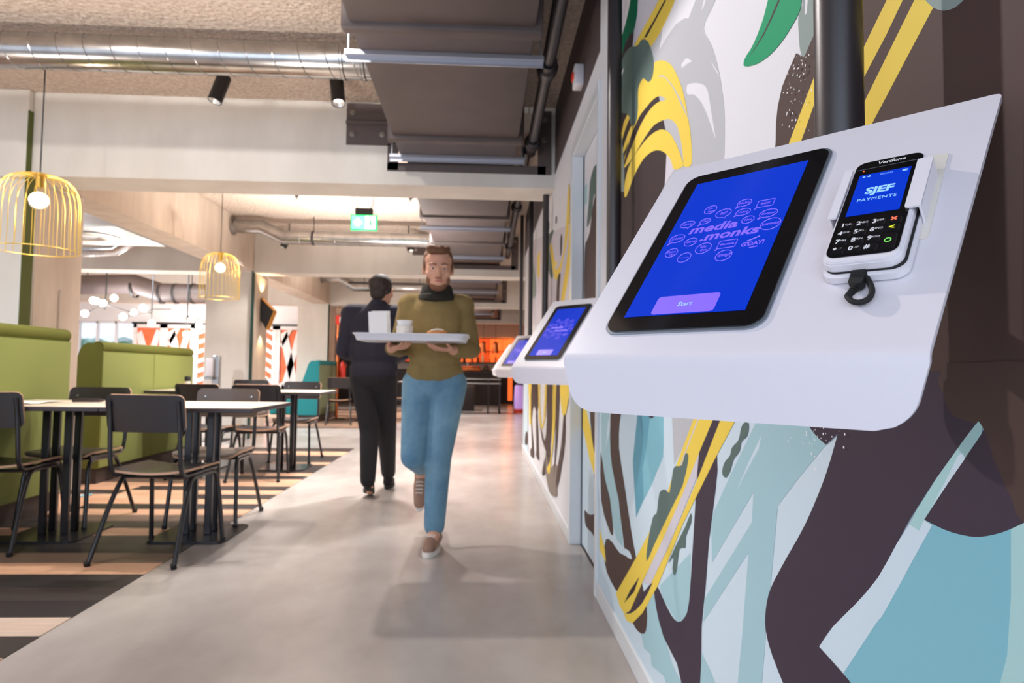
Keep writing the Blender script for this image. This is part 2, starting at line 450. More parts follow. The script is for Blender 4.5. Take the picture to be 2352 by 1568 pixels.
# right wall with the door opening
wr = MB()
wr.box(WX, 0.66, -1.6, 2.845, 0, CEIL); wr.box(WX, 0.66, 2.845, 3.70, 2.235, CEIL); wr.box(WX, 0.66, 3.70, 8.12, 0, CEIL)
wall_r = struct('wall_right', wr, 'mural_white')
wall_r['label'] = 'white wall with a bold yellow, brown, green and blue graphic mural'
MB().box(WX - 0.003, WX, 2.86, 8.12, 2.435, CEIL - 0.001).build('upper_band', 'band_dark', wall_r, False)
struct('baseboard_right', MB().rbox(0.500, WX, -1.6, 2.822, 0, 0.072, 0.003, 1).rbox(0.500, WX, 3.742, 8.12, 0, 0.072, 0.003, 1), 'trim_white')
t1 = MB()
t1.rbox(0.498, 0.60, 2.822, 2.862, 0, 2.29, 0.003, 1)
t1.rbox(0.500, 0.60, 3.690, 3.742, 0, 2.29, 0.003, 1)
t1.rbox(0.500, 0.60, 2.862, 3.690, 2.225, 2.29, 0.003, 1)
struct('trim_1', t1, 'trim_white')
dr = struct('door_1', MB().rbox(0.572, 0.605, 2.868, 3.684, 0.008, 2.22, 0.002, 1), 'mural_white')
dr['label'] = 'flush mural-printed door set back in a white frame'
MB().box(0.566, 0.571, 3.683, 3.690, 0.0, 2.224).box(0.566, 0.60, 2.862, 3.690, 0.0, 0.007).build('door_gap', 'black_matte', dr, False)
sg = MB().box(0.5705, 0.572, 3.585, 3.655, 1.93, 2.04).build('door_sign', 'exit_mint', dr, False)
sg.data.materials[0] = M['mural_aqua']

# other walls of the hall
struct('wall_far', MB().box(-4.45, 1.45, 20.0, 20.2, 0, CEIL), 'bar_dark')
struct('wall_side', MB().box(1.3, 1.45, 8.12, 20.0, 0, CEIL), 'raw_concrete')
struct('wall_return', MB().box(0.66, 1.3, 8.0, 8.12, 0, CEIL), 'plaster_white')
struct('wall_partition', MB().box(-4.6, -4.45, 16.6, 20.0, 0, CEIL), 'plaster_white')
bw = MB()
bw.box(-10.3, -4.45, 16.62, 16.8, 2.12, CEIL); bw.box(-8.78, -4.45, 16.62, 16.8, 0, 2.12); bw.box(-10.3, -8.78, 16.62, 16.8, 0, 0.25); bw.box(-10.3, -10.15, 16.62, 16.8, 0, 2.12)
struct('wall_back', bw, 'plaster_white')
wl = MB(); wl.box(-10.3, -10.15, 5.0, 16.62, 0, CEIL); wl.box(-10.3, -10.15, -2.6, 5.0, 0, 0.5); wl.box(-10.3, -10.15, -2.6, 5.0, 2.7, CEIL)
struct('wall_left', wl, 'plaster_white')
def glazing(name, axis, a0, a1, z0, z1, c, n, m='trim_white'):
    f = MB(); w_ = 0.05
    def bx(p0, p1, q0, q1, d=0.04):
        if axis == 'x': f.box(p0, p1, c - d, c + d, q0, q1)
        else: f.box(c - d, c + d, p0, p1, q0, q1)
    for i in range(n + 1):
        p = a0 + (a1 - a0) * i / n; bx(p - w_ / 2, p + w_ / 2, z0, z1)
    bx(a0, a1, z0, z0 + w_); bx(a0, a1, z1 - w_, z1)
    o = struct(name, f, m)
    for i in range(n):
        p0 = a0 + (a1 - a0) * i / n; p1 = a0 + (a1 - a0) * (i + 1) / n
        g = MB()
        if axis == 'x': g.box(p0 + .02, p1 - .02, c - .004, c + .004, z0 + .02, z1 - .02)
        else: g.box(c - .004, c + .004, p0 + .02, p1 - .02, z0 + .02, z1 - .02)
        g.build('pane', 'glass_clear', o, False)
    return o
glazing('window_1', 'x', -10.15, -8.78, 0.25, 2.12, 16.7, 3, 'plaster_white')
glazing('window_2', 'y', -2.6, 5.0, 0.5, 2.7, -10.22, 5)
# greenery outside the far window
hd = MB(); rs = random.Random(11)
for i in range(40):
    hd.ball((-11.4 + rs.random() * 2.0, 18.6 + rs.random() * 0.8, rs.random() * 1.5), (0.35, 0.3, 0.35), 8, 5)
tag(hd.build('hedge', 'foliage'), 'green hedge seen outside through the far left window', 'hedge')

# ---------------------------------------------------------------- mural print on the wall
class Mural:
    def __init__(s, mats): s.mb = MB(); s.k = 0; s.mats = mats
    def add(s, m, pts, tr, x, sm=4, ymin=None, ymax=None, zmax=None):
        s.k += 1
        x = x - 0.0003 - 0.00004 * s.k
        poly = []
        for p in pts:
            q = atX(*tr(p), x) if tr else V((0, p[0], p[1])); poly.append((q.y, q.z, 's') if len(p) == 3 else (q.y, q.z))
        if sm: poly = catmull(poly, sm)
        q = []
        for y, z in [p[:2] for p in poly]:
            if ymin is not None: y = max(y, ymin)
            if ymax is not None: y = min(y, ymax)
            z = min(max(z, 0.005), zmax or 2.92)
            if not q or abs(q[-1][0] - y) + abs(q[-1][1] - z) > 1e-5: q.append((y, z))
        s.mb.mi = s.mats.index(m)
        # seen from -X: mirror so the face looks down the corridor side
        s.mb.flat([(-y, z) for y, z in q], lambda u, v, xx=x: V((xx, -u, v)))
TA = lambda p: (1420 + p[0] * .28054, p[1] * .28054)
TB = lambda p: (1400 + p[0] * .40823, p[1] * .40823)
TC = lambda p: (1300 + p[0] * .44728, 880 + p[1] * .44728)
TD = lambda p: (1190 + p[0] * .21694, 380 + p[1] * .21684)
TE = lambda p: (1190 + p[0] * .28075, 880 + p[1] * .28061)
MM = ['mural_white', 'mural_yellow', 'mural_brown', 'mural_plum', 'mural_dark', 'mural_grey', 'mural_green', 'mural_deepgreen', 'mural_sage', 'mural_palesage', 'mural_mist', 'mural_coolwhite', 'mural_teal', 'mural_deepteal', 'mural_aqua', 'mural_lilac', 'mural_taupe']
mu = Mural(MM)
NY = dict(ymax=2.82)
def A(m, pts, sm=4): mu.add(m, pts, TA, WX, sm, **NY)
def B(m, pts, sm=0): mu.add(m, pts, TB, WX, sm, **NY)
def Cc(m, pts, sm=4): mu.add(m, pts, TC, WX, sm, **NY)
# --- upper part
A('mural_grey', [(20, 350), (80, 250), (200, 100), (250, 0), (560, 0), (620, -150), (700, -330), (860, -400), (840, -160), (790, 20), (700, 230), (770, 380), (830, 610), (865, 860), (872, 1060), (866, 1290), (840, 1400), (500, 1600), (300, 1700), (20, 1700)], 3)
A('mural_lilac', [(20, 0), (75, 0), (30, 330), (20, 350)], 0)
A('mural_lilac', [(160, 0), (330, 0), (200, 250), (120, 380), (130, 250)], 0)
A('mural_white', [(470, -20), (640, -20), (575, 150), (540, 150), (470, 200), (400, 300), (335, 410), (355, 300), (365, 190), (400, 130)], 0)
A('mural_white', [(700, 0), (716, 0), (700, 55), (682, 82)], 0)
A('mural_white', [(515, 530), (550, 480), (570, 478), (605, 500), (560, 525), (522, 558)], 0)
A('mural_white', [(760, 500), (790, 550), (815, 590), (835, 635), (805, 590), (780, 550)], 0)
A('mural_white', [(563, 700), (600, 682), (650, 680), (700, 695), (730, 735), (745, 800), (765, 930), (785, 1050), (795, 1130), (760, 1030), (720, 920), (675, 830), (620, 775), (566, 770)])
A('mural_dark', [(20, 480), (60, 350), (100, 270), (128, 260), (115, 390), (60, 480), (20, 560)], 0)
A('mural_deepgreen', [(20, 480), (20, 340), (60, 190), (85, 80), (98, 0), (130, -200), (190, -320), (185, -120), (162, 0), (155, 120), (125, 260), (100, 275), (60, 350)], 3)
A('mural_yellow', [(130, 385), (180, 280), (240, 170), (290, 80), (330, 0), (420, -200), (520, -420), (600, -420), (545, -190), (465, 0), (420, 110), (340, 270), (262, 385), (200, 400)], 3)
A('mural_dark', [(208, 318), (230, 270), (300, 150), (378, 0), (393, 0), (310, 160), (235, 300)], 0)
# dark ground behind the yellow fan
A('mural_dark', [(10, 2400), (20, 880), (60, 930), (150, 700), (190, 650), (230, 640), (330, 780), (345, 850), (370, 985), (385, 1060), (395, 1300), (385, 1500), (340, 1600), (150, 2500), (10, 2500)], 0)
A('mural_lilac', [(395, 1260), (440, 1300), (458, 1390), (380, 1520), (388, 1400)], 0)
A('mural_yellow', [(160, 860), (165, 720), (205, 640), (245, 660), (290, 560), (292, 515), (345, 493), (405, 508), (450, 555), (500, 660), (540, 790), (573, 970), (595, 1120), (600, 1340), (540, 1360), (530, 1290), (512, 1150), (480, 1030), (440, 985), (400, 975), (330, 1000), (270, 1050), (190, 1170), (120, 1290), (45, 1380), (60, 1330), (110, 1200), (180, 1030), (250, 910), (320, 840), (388, 815), (340, 785), (280, 820), (220, 890), (170, 960), (100, 1120), (40, 1260), (35, 1230), (80, 1090), (140, 960)], 3)
A('mural_grey', [(325, 628), (350, 614), (385, 630), (440, 690), (500, 790), (560, 930), (571, 968), (520, 870), (460, 740), (420, 680), (375, 632)], 2)
A('mural_yellow', [(55, 1480), (100, 1330), (190, 1190), (260, 1110), (330, 1065), (385, 1065), (430, 1100), (480, 1190), (520, 1300), (530, 1360), (455, 1385), (430, 1310), (380, 1250), (330, 1230), (270, 1245), (200, 1310), (130, 1440), (70, 1600), (50, 1600)], 3)
A('mural_yellow', [(22, 1110), (45, 1000), (75, 935), (95, 960), (60, 1050), (25, 1170)], 0)
A('mural_yellow', [(45, 1340), (75, 1200), (110, 1030), (130, 1030), (90, 1160), (50, 1290)], 0)
A('mural_sage', [(10, 880), (10, 620), (25, 510), (60, 430), (100, 385), (130, 382), (165, 365), (185, 330), (215, 322), (245, 345), (275, 420), (292, 510), (285, 610), (265, 660), (240, 668), (205, 640), (175, 680), (160, 760), (162, 880), (148, 990), (125, 1028), (105, 1020), (92, 960), (70, 930), (40, 925)], 3)
A('mural_white', [(20, 635), (28, 590), (48, 550), (42, 580), (30, 620)], 0)
A('mural_palesage', [(8, 900), (20, 1000), (40, 1250), (50, 1400), (48, 1568), (8, 1568)], 0)
# green leaf
A('mural_green', [(1025, 520), (1040, 470), (1090, 390), (1140, 280), (1190, 140), (1230, -20), (1290, -250), (1400, -480), (1480, -560), (1510, -380), (1508, -150), (1497, 20), (1480, 100), (1410, 230), (1330, 350), (1240, 450), (1150, 515), (1080, 540), (1035, 542)], 3)
A('mural_dark', [(1066, 472), (1120, 390), (1190, 270), (1250, 140), (1308, 0), (1325, 0), (1265, 140), (1195, 285), (1120, 400)], 0)
# brown body on the right, upper half
B('mural_brown', [(925, 900), (934, 800), (936, 690), (946, 600), (970, 490), (1005, 400), (1050, 300), (1085, 318), (1130, 240), (1172, 140), (1230, 60), (1300, -60), (1420, -300), (1650, -620), (1900, -1100), (2500, -2000), (3600, -2400), (3600, 2700), (2600, 2700), (2200, 2260), (1900, 2400), (925, 2250)], 0)
B('mural_palesage', [(1066, 210), (1062, 100), (1085, 30), (1100, -20), (1260, -20), (1200, 90), (1130, 240), (1100, 310), (1085, 318), (1072, 280)], 3)
B('mural_white', [(1098, 82), (1101, -10), (1116, -10), (1110, 70), (1103, 84)], 0)
B('mural_yellow', [(940, 990), (1015, 790), (1180, 355), (1330, -20), (1480, -420), (1580, -420), (1410, -20), (1182, 500), (1085, 775), (1010, 960)])
B('mural_yellow', [(1180, 780), (1440, 245), (1560, -2), (1760, -420), (1860, -420), (1650, 0), (1560, 190), (1442, 415), (1250, 790)])
B('mural_yellow', [(1330, 790), (1447, 545), (1715, 0), (1930, -440), (2060, -440), (1828, 30), (1680, 310), (1480, 690), (1430, 790)])
B('mural_palesage', [(1770, -40), (1800, 25), (1850, 55), (1900, 58), (1960, 30), (2000, -40)], 3)
# --- lower part
mu.add('mural_coolwhite', [(-1.5, 0.07, 's'), (2.82, 0.07, 's'), (2.82, 1.04, 's'), (2.4, 0.98), (1.9, 1.08), (1.4, 0.94), (0.9, 0.97), (0.4, 0.90), (-0.3, 1.0), (-1.5, 0.9, 's')], None, WX, 4)  # white lower ground with the cool light on it put into its colour
Cc('mural_grey', [(540, 60), (700, 60), (690, 135), (600, 330), (556, 420), (550, 300)], 0)
Cc('mural_mist', [(180, 90), (240, 90), (230, 250), (240, 430), (275, 640), (295, 840), (262, 805), (215, 640), (185, 480)], 0)
Cc('mural_coolwhite', [(205, 330), (215, 200), (240, 110), (225, 240)], 0)
Cc('mural_deepteal', [(372, 100), (445, 100), (410, 350), (392, 440), (402, 590), (360, 690), (343, 400)], 0)
Cc('mural_teal', [(440, 100), (500, 100), (502, 300), (498, 380), (440, 520), (400, 600), (392, 440), (412, 340)], 0)
Cc('mural_plum', [(416, 100), (474, 100), (466, 150), (440, 180), (422, 162)])
Cc('mural_mist', [(480, 1040), (640, 870), (640, 1100), (615, 1200), (570, 1230), (500, 1110)], 0)
Cc('mural_mist', [(1000, 150), (1250, 150), (1335, 315), (1200, 480), (1085, 632), (955, 715), (962, 560), (750, 920), (745, 690), (840, 480)], 0)
Cc('mural_mist', [(955, 712), (1087, 630), (1050, 1050), (1022, 1210), (1026, 1300), (1000, 1600), (875, 1600), (905, 1290), (937, 868), (705, 1225), (712, 1105)], 0)
Cc('mural_coolwhite', [(872, 560), (940, 400), (1003, 268), (990, 335), (920, 465)], 0)
Cc('mural_mist', [(690, 1370), (740, 1470), (790, 1600), (640, 1600)], 0)
Cc('mural_mist', [(345, 1235), (385, 1285), (400, 1360), (435, 1390), (440, 1450), (500, 1500), (540, 1600), (620, 1600), (545, 1440), (480, 1200), (452, 1090), (415, 1130), (412, 1270)], 2)
# brown arm at the left
Cc('mural_brown', [(236, 90), (288, 90), (276, 200), (272, 330), (300, 520), (332, 740), (365, 920), (412, 1130), (415, 1240), (402, 1285), (372, 1275), (340, 1225), (300, 1110), (255, 1060), (210, 970), (195, 880), (205, 800), (235, 812), (275, 870), (330, 890), (300, 850), (270, 600), (236, 430), (226, 280)], 2)
Cc('mural_brown', [(178, 350), (200, 490), (225, 590), (242, 750), (236, 780), (215, 735), (180, 600)], 2)
Cc('mural_coolwhite', [(300, 848), (325, 862), (338, 895), (330, 902), (300, 878)], 2)
Cc('mural_yellow', [(172, 745), (198, 845), (205, 920), (172, 850)], 0)
# dark V
Cc('mural_plum', [(775, 370), (766, 560), (735, 800), (716, 1050), (696, 1250), (685, 1600), (610, 1600), (570, 1440), (500, 1300), (462, 1150), (452, 1050), (468, 1040), (500, 1110), (540, 1190), (575, 1225), (610, 1200), (632, 1120), (650, 850), (664, 620), (680, 420), (700, 380)], 2)
# yellow straps
Cc('mural_plum', [(770, 90), (815, 90), (796, 205), (690, 440), (672, 480), (684, 345)], 0)
Cc('mural_lilac', [(684, 345), (672, 480), (600, 660), (520, 850), (432, 1035), (395, 1020), (500, 790), (600, 560)], 0)
Cc('mural_yellow', [(690, 90), (790, 90), (770, 150), (690, 340), (600, 565), (500, 795), (395, 1015), (330, 1165), (300, 1185), (275, 1140), (256, 1078), (360, 895), (440, 740), (520, 560), (570, 410)], 0)
Cc('mural_lilac', [(700, 120), (708, 120), (640, 290), (572, 470), (566, 470), (634, 290)], 0)
Cc('mural_yellow', [(830, 90), (920, 90), (890, 152), (770, 378), (600, 722), (470, 1042), (392, 1180), (340, 1232), (312, 1218), (298, 1188), (345, 1168), (430, 1040), (520, 855), (680, 480)], 0)
Cc('mural_plum', [(308, 1178), (345, 1158), (392, 1080), (446, 1020), (390, 1130), (335, 1180)], 2)
Cc('mural_dark', [(298, 1128), (330, 1060), (377, 992), (350, 1070)], 0)
Cc('mural_sage', [(414, 915), (418, 830), (445, 690), (462, 672), (470, 640), (480, 560), (510, 545), (532, 560), (550, 440), (572, 425), (595, 420), (612, 362), (625, 362), (628, 395), (600, 520), (560, 605), (500, 730), (452, 830)], 2)
Cc('mural_sage', [(642, 665), (641, 720), (615, 785), (612, 845), (582, 850), (568, 960), (555, 985), (546, 950), (552, 888), (525, 925), (560, 840), (610, 740)], 2)
Cc('mural_sage', [(925, 195), (938, 215), (930, 270), (900, 300), (890, 350), (860, 390), (842, 450), (820, 484), (802, 462), (812, 410), (842, 370), (852, 330), (886, 290), (900, 225)], 3)
# the great plum limb
Cc('mural_plum', [(1225, -60, 's'), (2600, -60, 's'), (2600, 600, 's'), (2460, 660), (2352, 716), (2240, 765), (2130, 788), (2040, 780), (1940, 750), (1840, 700, 's'), (1990, 470), (2132, 262), (2140, 225), (2118, 194), (2050, 280), (1900, 490), (1770, 690), (1700, 820), (1600, 1000), (1480, 1140), (1370, 1250), (1300, 1352, 's'), (1520, 1600, 's'), (1140, 1600, 's'), (1060, 1400), (1026, 1270), (1026, 1160), (1052, 1050), (1130, 900), (1230, 720), (1330, 480), (1395, 260, 's'), (1335, 315, 's'), (1268, 250), (1230, 160)], 3)
Cc('mural_brown', [(1940, -100), (1950, 90), (1990, 165), (2080, 200), (2148, 235), (2200, 400), (2290, 600), (2352, 712), (2600, 600, 's'), (2600, -100, 's')], 2)
Cc('mural_coolwhite', [(1300, 1352, 's'), (1370, 1250), (1480, 1140), (1600, 1000), (1700, 820), (1765, 722, 's'), (1812, 757, 's'), (1838, 700, 's'), (1880, 728, 's'), (1750, 965), (1640, 1170), (1590, 1240), (1425, 1487, 's')], 2)
Cc('mural_aqua', [(1765, 725), (1800, 650), (1900, 490), (2050, 280), (2118, 194), (2140, 225), (2132, 262), (1990, 470), (1838, 702), (1812, 757)], 0)
Cc('mural_coolwhite', [(1870, 645), (1950, 500), (2012, 372), (2035, 358), (2050, 385), (1960, 515)], 0)
Cc('mural_teal', [(1840, 700, 's'), (1940, 750), (2040, 780), (2130, 788), (2240, 765), (2352, 716), (2460, 660), (2600, 600, 's'), (2600, 1700, 's'), (1580, 1700, 's'), (1425, 1487, 's'), (1590, 1235), (1640, 1165), (1880, 728, 's')], 3)
Cc('mural_aqua', [(2285, 748), (2352, 716), (2420, 690), (2420, 1480), (2200, 1650), (2265, 1400), (2285, 1100)], 0)
# --- wall beyond the door
FY = dict(ymin=3.745, ymax=8.115)
def D(m, pts, sm=3): mu.add(m, pts, TD, WX, sm, **FY)
def E_(m, pts, sm=3): mu.add(m, pts, TE, WX, sm, **FY)
D('mural_lilac', [(150, 800), (600, 560), (600, 1600), (100, 1700), (100, 900)], 0)
D('mural_palesage', [(150, 1010), (180, 1150), (190, 1360), (150, 1380)])
D('mural_deepgreen', [(300, 540), (325, 590), (328, 660), (305, 760)])
D('mural_sage', [(312, 760), (340, 715), (375, 680), (372, 720), (350, 790), (335, 880), (350, 1000), (370, 1160), (350, 1190), (315, 1090), (300, 980)])
D('mural_yellow', [(335, 855), (352, 850), (375, 980), (392, 1095), (430, 1080), (470, 960), (495, 780), (512, 540), (532, 205), (545, 240), (545, 420), (530, 720), (480, 980), (440, 1150), (405, 1210), (375, 1150)], 2)
D('mural_yellow', [(350, 820), (362, 850), (390, 1020), (415, 1010), (400, 1080), (385, 1040)], 2)
D('mural_yellow', [(560, 340), (572, 360), (570, 900), (545, 1100), (520, 1260), (495, 1400), (470, 1540), (430, 1660), (470, 1300), (510, 1050), (540, 760)], 2)
D('mural_yellow', [(575, 640), (590, 640), (580, 1100), (560, 1400), (540, 1400), (555, 1160)], 2)
D('mural_dark', [(458, 722), (468, 770), (460, 930), (447, 950), (446, 800)])
D('mural_brown', [(415, 1200), (450, 1140), (440, 1300), (430, 1500), (405, 1480)])
D('mural_brown', [(398, 545), (408, 540), (406, 610), (396, 612)])
D('mural_yellow', [(205, 960), (232, 890), (228, 1200), (205, 1160)], 0)
E_('mural_coolwhite', [(40, -20), (82, -20), (80, 590), (38, 520)], 0)
E_('mural_brown', [(62, 405), (78, 400), (78, 500), (55, 490)])
E_('mural_yellow', [(84, -20), (125, -20), (118, 200), (108, 330), (92, 320), (90, 120)], 2)
E_('mural_brown', [(110, -20), (165, -20), (162, 200), (150, 250), (130, 180), (112, 300), (128, 520), (130, 610), (100, 590), (100, 530), (112, 520), (104, 250)], 2)
E_('mural_yellow', [(165, -20), (178, -20), (178, 180), (190, 330), (208, 300), (222, -20), (236, -20), (225, 250), (200, 365), (180, 350), (168, 200)], 2)
E_('mural_brown', [(145, 250), (158, 260), (170, 540), (172, 632), (145, 590), (148, 540)], 2)
E_('mural_brown', [(236, -20), (285, -20), (280, 300), (262, 500), (262, 700), (228, 560), (195, 460), (175, 300), (215, 480), (235, 300)], 2)
E_('mural_taupe', [(225, 560), (255, 700), (300, 650), (330, 700), (345, 760), (318, 860), (322, 920), (290, 925), (255, 890), (235, 800), (222, 700)], 2)
E_('mural_brown', [(200, 700), (222, 600), (225, 700), (212, 755), (198, 745)], 2)
E_('mural_yellow', [(285, -20), (312, -20), (306, 250), (290, 480), (272, 620), (260, 720), (248, 740), (236, 690), (260, 640), (275, 480), (280, 200)], 2)
E_('mural_brown', [(316, -20), (342, -20), (335, 200), (325, 420), (305, 650), (292, 780), (298, 600), (305, 400), (305, 250)], 2)
E_('mural_yellow', [(345, -20), (425, -20), (405, 180), (380, 275), (362, 250), (348, 150)], 2)
E_('mural_brown', [(370, 280), (385, 270), (382, 480), (360, 650), (335, 790), (308, 850), (320, 700), (350, 520)], 2)
mo = mu.mb.build('mural_print', MM, wall_r, False); mo['label'] = 'printed mural graphics of fingers, leaves and yellow straps'
# door print
md = Mural(MM)
DY = dict(ymin=2.872, ymax=3.68, zmax=2.21)
DX = 0.5715
def Dd(m, pts, sm=3): md.add(m, pts, TD, DX, sm, **DY)
def De(m, pts, sm=3): md.add(m, pts, TE, DX, sm, **DY)
Dd('mural_brown', [(760, 700), (780, 500), (830, 250), (880, 100), (1000, -200), (1100, -200), (1100, 2300), (740, 2300), (700, 1500), (705, 900), (725, 800)], 2)
Dd('mural_sage', [(800, 20), (850, -30), (870, -60), (870, 100), (840, 260), (800, 330), (790, 450), (770, 560), (745, 640), (728, 640), (735, 520), (750, 350), (760, 180)], 2)
De('mural_coolwhite', [(525, -300), (800, -300), (800, 1700), (510, 1700)], 0)
De('mural_yellow', [(528, 150), (545, 155), (600, 400), (640, 640), (645, 830), (580, 600), (527, 360)], 0)
De('mural_brown', [(588, -250), (650, -250), (660, 640), (632, 600), (600, 420), (585, 160)], 2)
De('mural_brown', [(545, 1035), (570, 1065), (600, 1075), (630, 1050), (635, 900), (620, 740), (680, 830), (680, 1350), (632, 1275), (600, 1220), (555, 1170), (543, 1090)], 2)
md.mb.build('door_print', MM, dr, False)
# paint spatter
sp = MB(); rs = random.Random(5)
for i in range(130):
    if i < 80:
        px, py = rs.gauss(1836, 18), rs.uniform(120, 300); r = rs.choice((.0006, .0009, .0012, .0016, .002))
        if px < 1800 or px > 1880: continue
    else:
        px, py = rs.gauss(1905, 35), 960 + abs(rs.gauss(0, 45)); r = rs.choice((.0008, .001, .0014, .002))
    p = atX(px, py, WX)
    sp.flat([(-(p.y + a * 1.0), p.z + b) for a, b in ell(0, 0, r, r, 8)], lambda u, v: V((WX - 0.006, -u, v)))
o = sp.build('paint_spatter', 'legend_white', wall_r, False); o['kind'] = 'stuff'
# ================================================================ BEAMS, PILLARS, SERVICES
BEAMS = (4.70, 9.18, 13.66, 18.14)
BLAB = ('first whitewashed concrete cross beam, nearest the camera', 'second whitewashed concrete cross beam along the hall', 'third whitewashed concrete cross beam along the hall', 'farthest concrete cross beam, just before the bar')
TX0, TX1, TZ0, TZ1 = -0.62, 0.215, 2.515, 2.86      # brown trunk duct section
for by, lb in zip(BEAMS, BLAB):
    m = MB()
    y1 = by + 0.36
    m.box(-10.1, WX if by < 8 else 1.29, by, y1, 2.325, 2.44)
    m.box(-10.1, -0.70, by, y1, 2.44, CEIL); m.box(0.42, WX if by < 8 else 1.29, by, y1, 2.44, CEIL)
    m.box(-0.70, 0.42, by, y1, 2.875, CEIL)
    tag(m.build('concrete_beam', 'painted_concrete', smooth=False), lb, 'beam', 'cross beams of the hall')
    # steel sleeve plate bolted round the opening
    t = thing('sleeve_plate', 'brown steel sleeve plate bolted to the ' + ('first' if by < 5 else 'second' if by < 10 else 'third' if by < 14 else 'farthest') + ' cross beam around the duct', 'steel plate', (-0.2, by - 0.02, 2.4), 0, 'steel sleeve plates')
    p = MB(); q = by - 0.014
    p.box(-1.02, -0.70, q, by - 0.001, 2.61, 2.915); p.box(-0.72, -0.64, q, by - 0.001, 2.43, 2.62); p.box(-0.72, 0.44, q, by - 0.001, 2.425, 2.485)
    p.box(0.38, 0.48, q, by - 0.001, 2.425, 2.90)
    p.build('plate', 'plate_brown', t, False, True)
    r = MB(); r.box(-1.02, -0.70, q - 0.03, q, 2.755, 2.775); r.build('rib', 'plate_brown', t, False, True)
    for bx, bz in ((-0.975, 2.845), (-0.975, 2.685), (-0.76, 2.685), (0.43, 2.68), (0.43, 2.83)):
        MB().cyl((bx, q, bz), (bx, q - 0.006, bz), 0.022, n=14).cyl((bx, q - 0.006, bz), (bx, q - 0.02, bz), 0.013, n=6).build('bolt', 'steel_grey', t, False, True)

for i, (py, col, lb) in enumerate(((4.70, 'paint_olive', 'nearest square white concrete pillar with an olive green edge stripe'), (9.18, 'paint_teal', 'second white concrete pillar with a dark teal edge stripe and a wall lamp'), (13.66, 'paint_teal', 'farthest white concrete pillar with a dark teal edge stripe, behind the teal booth'))):
    t = thing('concrete_pillar', lb, 'pillar', (-3.56, py + 0.3, 0), 0, 'square pillars of the hall')
    MB().rbox(-3.88, -3.24, py - 0.004, py + 0.62, 0, 2.324, 0.006, 1).build('shaft', 'painted_concrete', t, False, True)
    MB().rbox(-3.88, -3.24, py - 0.05, py - 0.005, 2.30, CEIL - 0.001, 0.004, 1).build('head', 'painted_concrete', t, False, True)
    MB().box(-3.242, -3.237, py - 0.052, py + 0.06, 0.0, 2.78).build('paint_stripe', col, t, False, True)
    MB().box(-3.2385, -3.232, py + 0.075, py + 0.61, 0.0, 2.30).build('side_render', 'raw_concrete', t, False, True)
    if i == 0: MB().cyl((-3.225, py + 0.36, 0.05), (-3.225, py + 0.36, 1.55), 0.011, n=8).build('conduit', 'raw_concrete', t, True, True)
for y0, y1, lb in ((5.06, 9.18, 'long side beam joining the first and second pillars'), (9.54, 13.66, 'long side beam joining the second and third pillars'), (14.02, 18.14, 'long side beam beyond the third pillar')):
    tag(MB().box(-3.56, -3.23, y0 + 0.001, y1 - 0.001, 2.34, CEIL - 0.001).build('side_beam', 'raw_concrete', smooth=False), lb, 'beam', 'side beams of the hall')

# ---- brown trunk duct, one section per bay
SEC = ((-1.5, 4.64, (0.9, 2.86, 4.25), (1.3, 3.10, 4.60), 'nearest'), (5.10, 9.12, (6.42, 7.70, 8.86), (6.86, 8.62), 'second'), (9.58, 13.6, (10.6, 12.0, 13.1), (10.9, 12.4), 'third'), (14.06, 18.1, (15.2, 16.6), (15.6, 17.2), 'farthest'))
for y0, y1, fls, rails, nm in SEC:
    t = thing('trunk_duct', nm + ' section of the brown insulated rectangular ceiling duct', 'duct', (-0.2, y0 + 0.1, TZ0), 0, 'brown trunk duct sections')
    MB().rbox(TX0, TX1, y0 - 0.05, y1 + 0.1, TZ0, TZ1, 0.012, 2).build('casing', 'duct_brown', t, True, True)
    for fy in fls:
        MB().rbox(TX0 - 0.035, TX1 + 0.035, fy - 0.035, fy + 0.035, TZ0 - 0.03, TZ1 + 0.02, 0.016, 3).build('flange', 'duct_brown', t, True, True)
    for ry in rails:
        rr = MB(); rr.box(TX0 - 0.07, TX1 + 0.06, ry - 0.02, ry + 0.02, TZ0 - 0.022, TZ0 - 0.001)
        rr.box(TX0 - 0.07, TX1 + 0.06, ry + 0.014, ry + 0.02, TZ0 - 0.045, TZ0 - 0.022)
        for x in (TX0 - 0.055, TX1 + 0.045): rr.cyl((x, ry, TZ0 - 0.02), (x, ry, CEIL), 0.005, n=6)
        rr.build('support_rail', 'rail_silver', t, False, True)

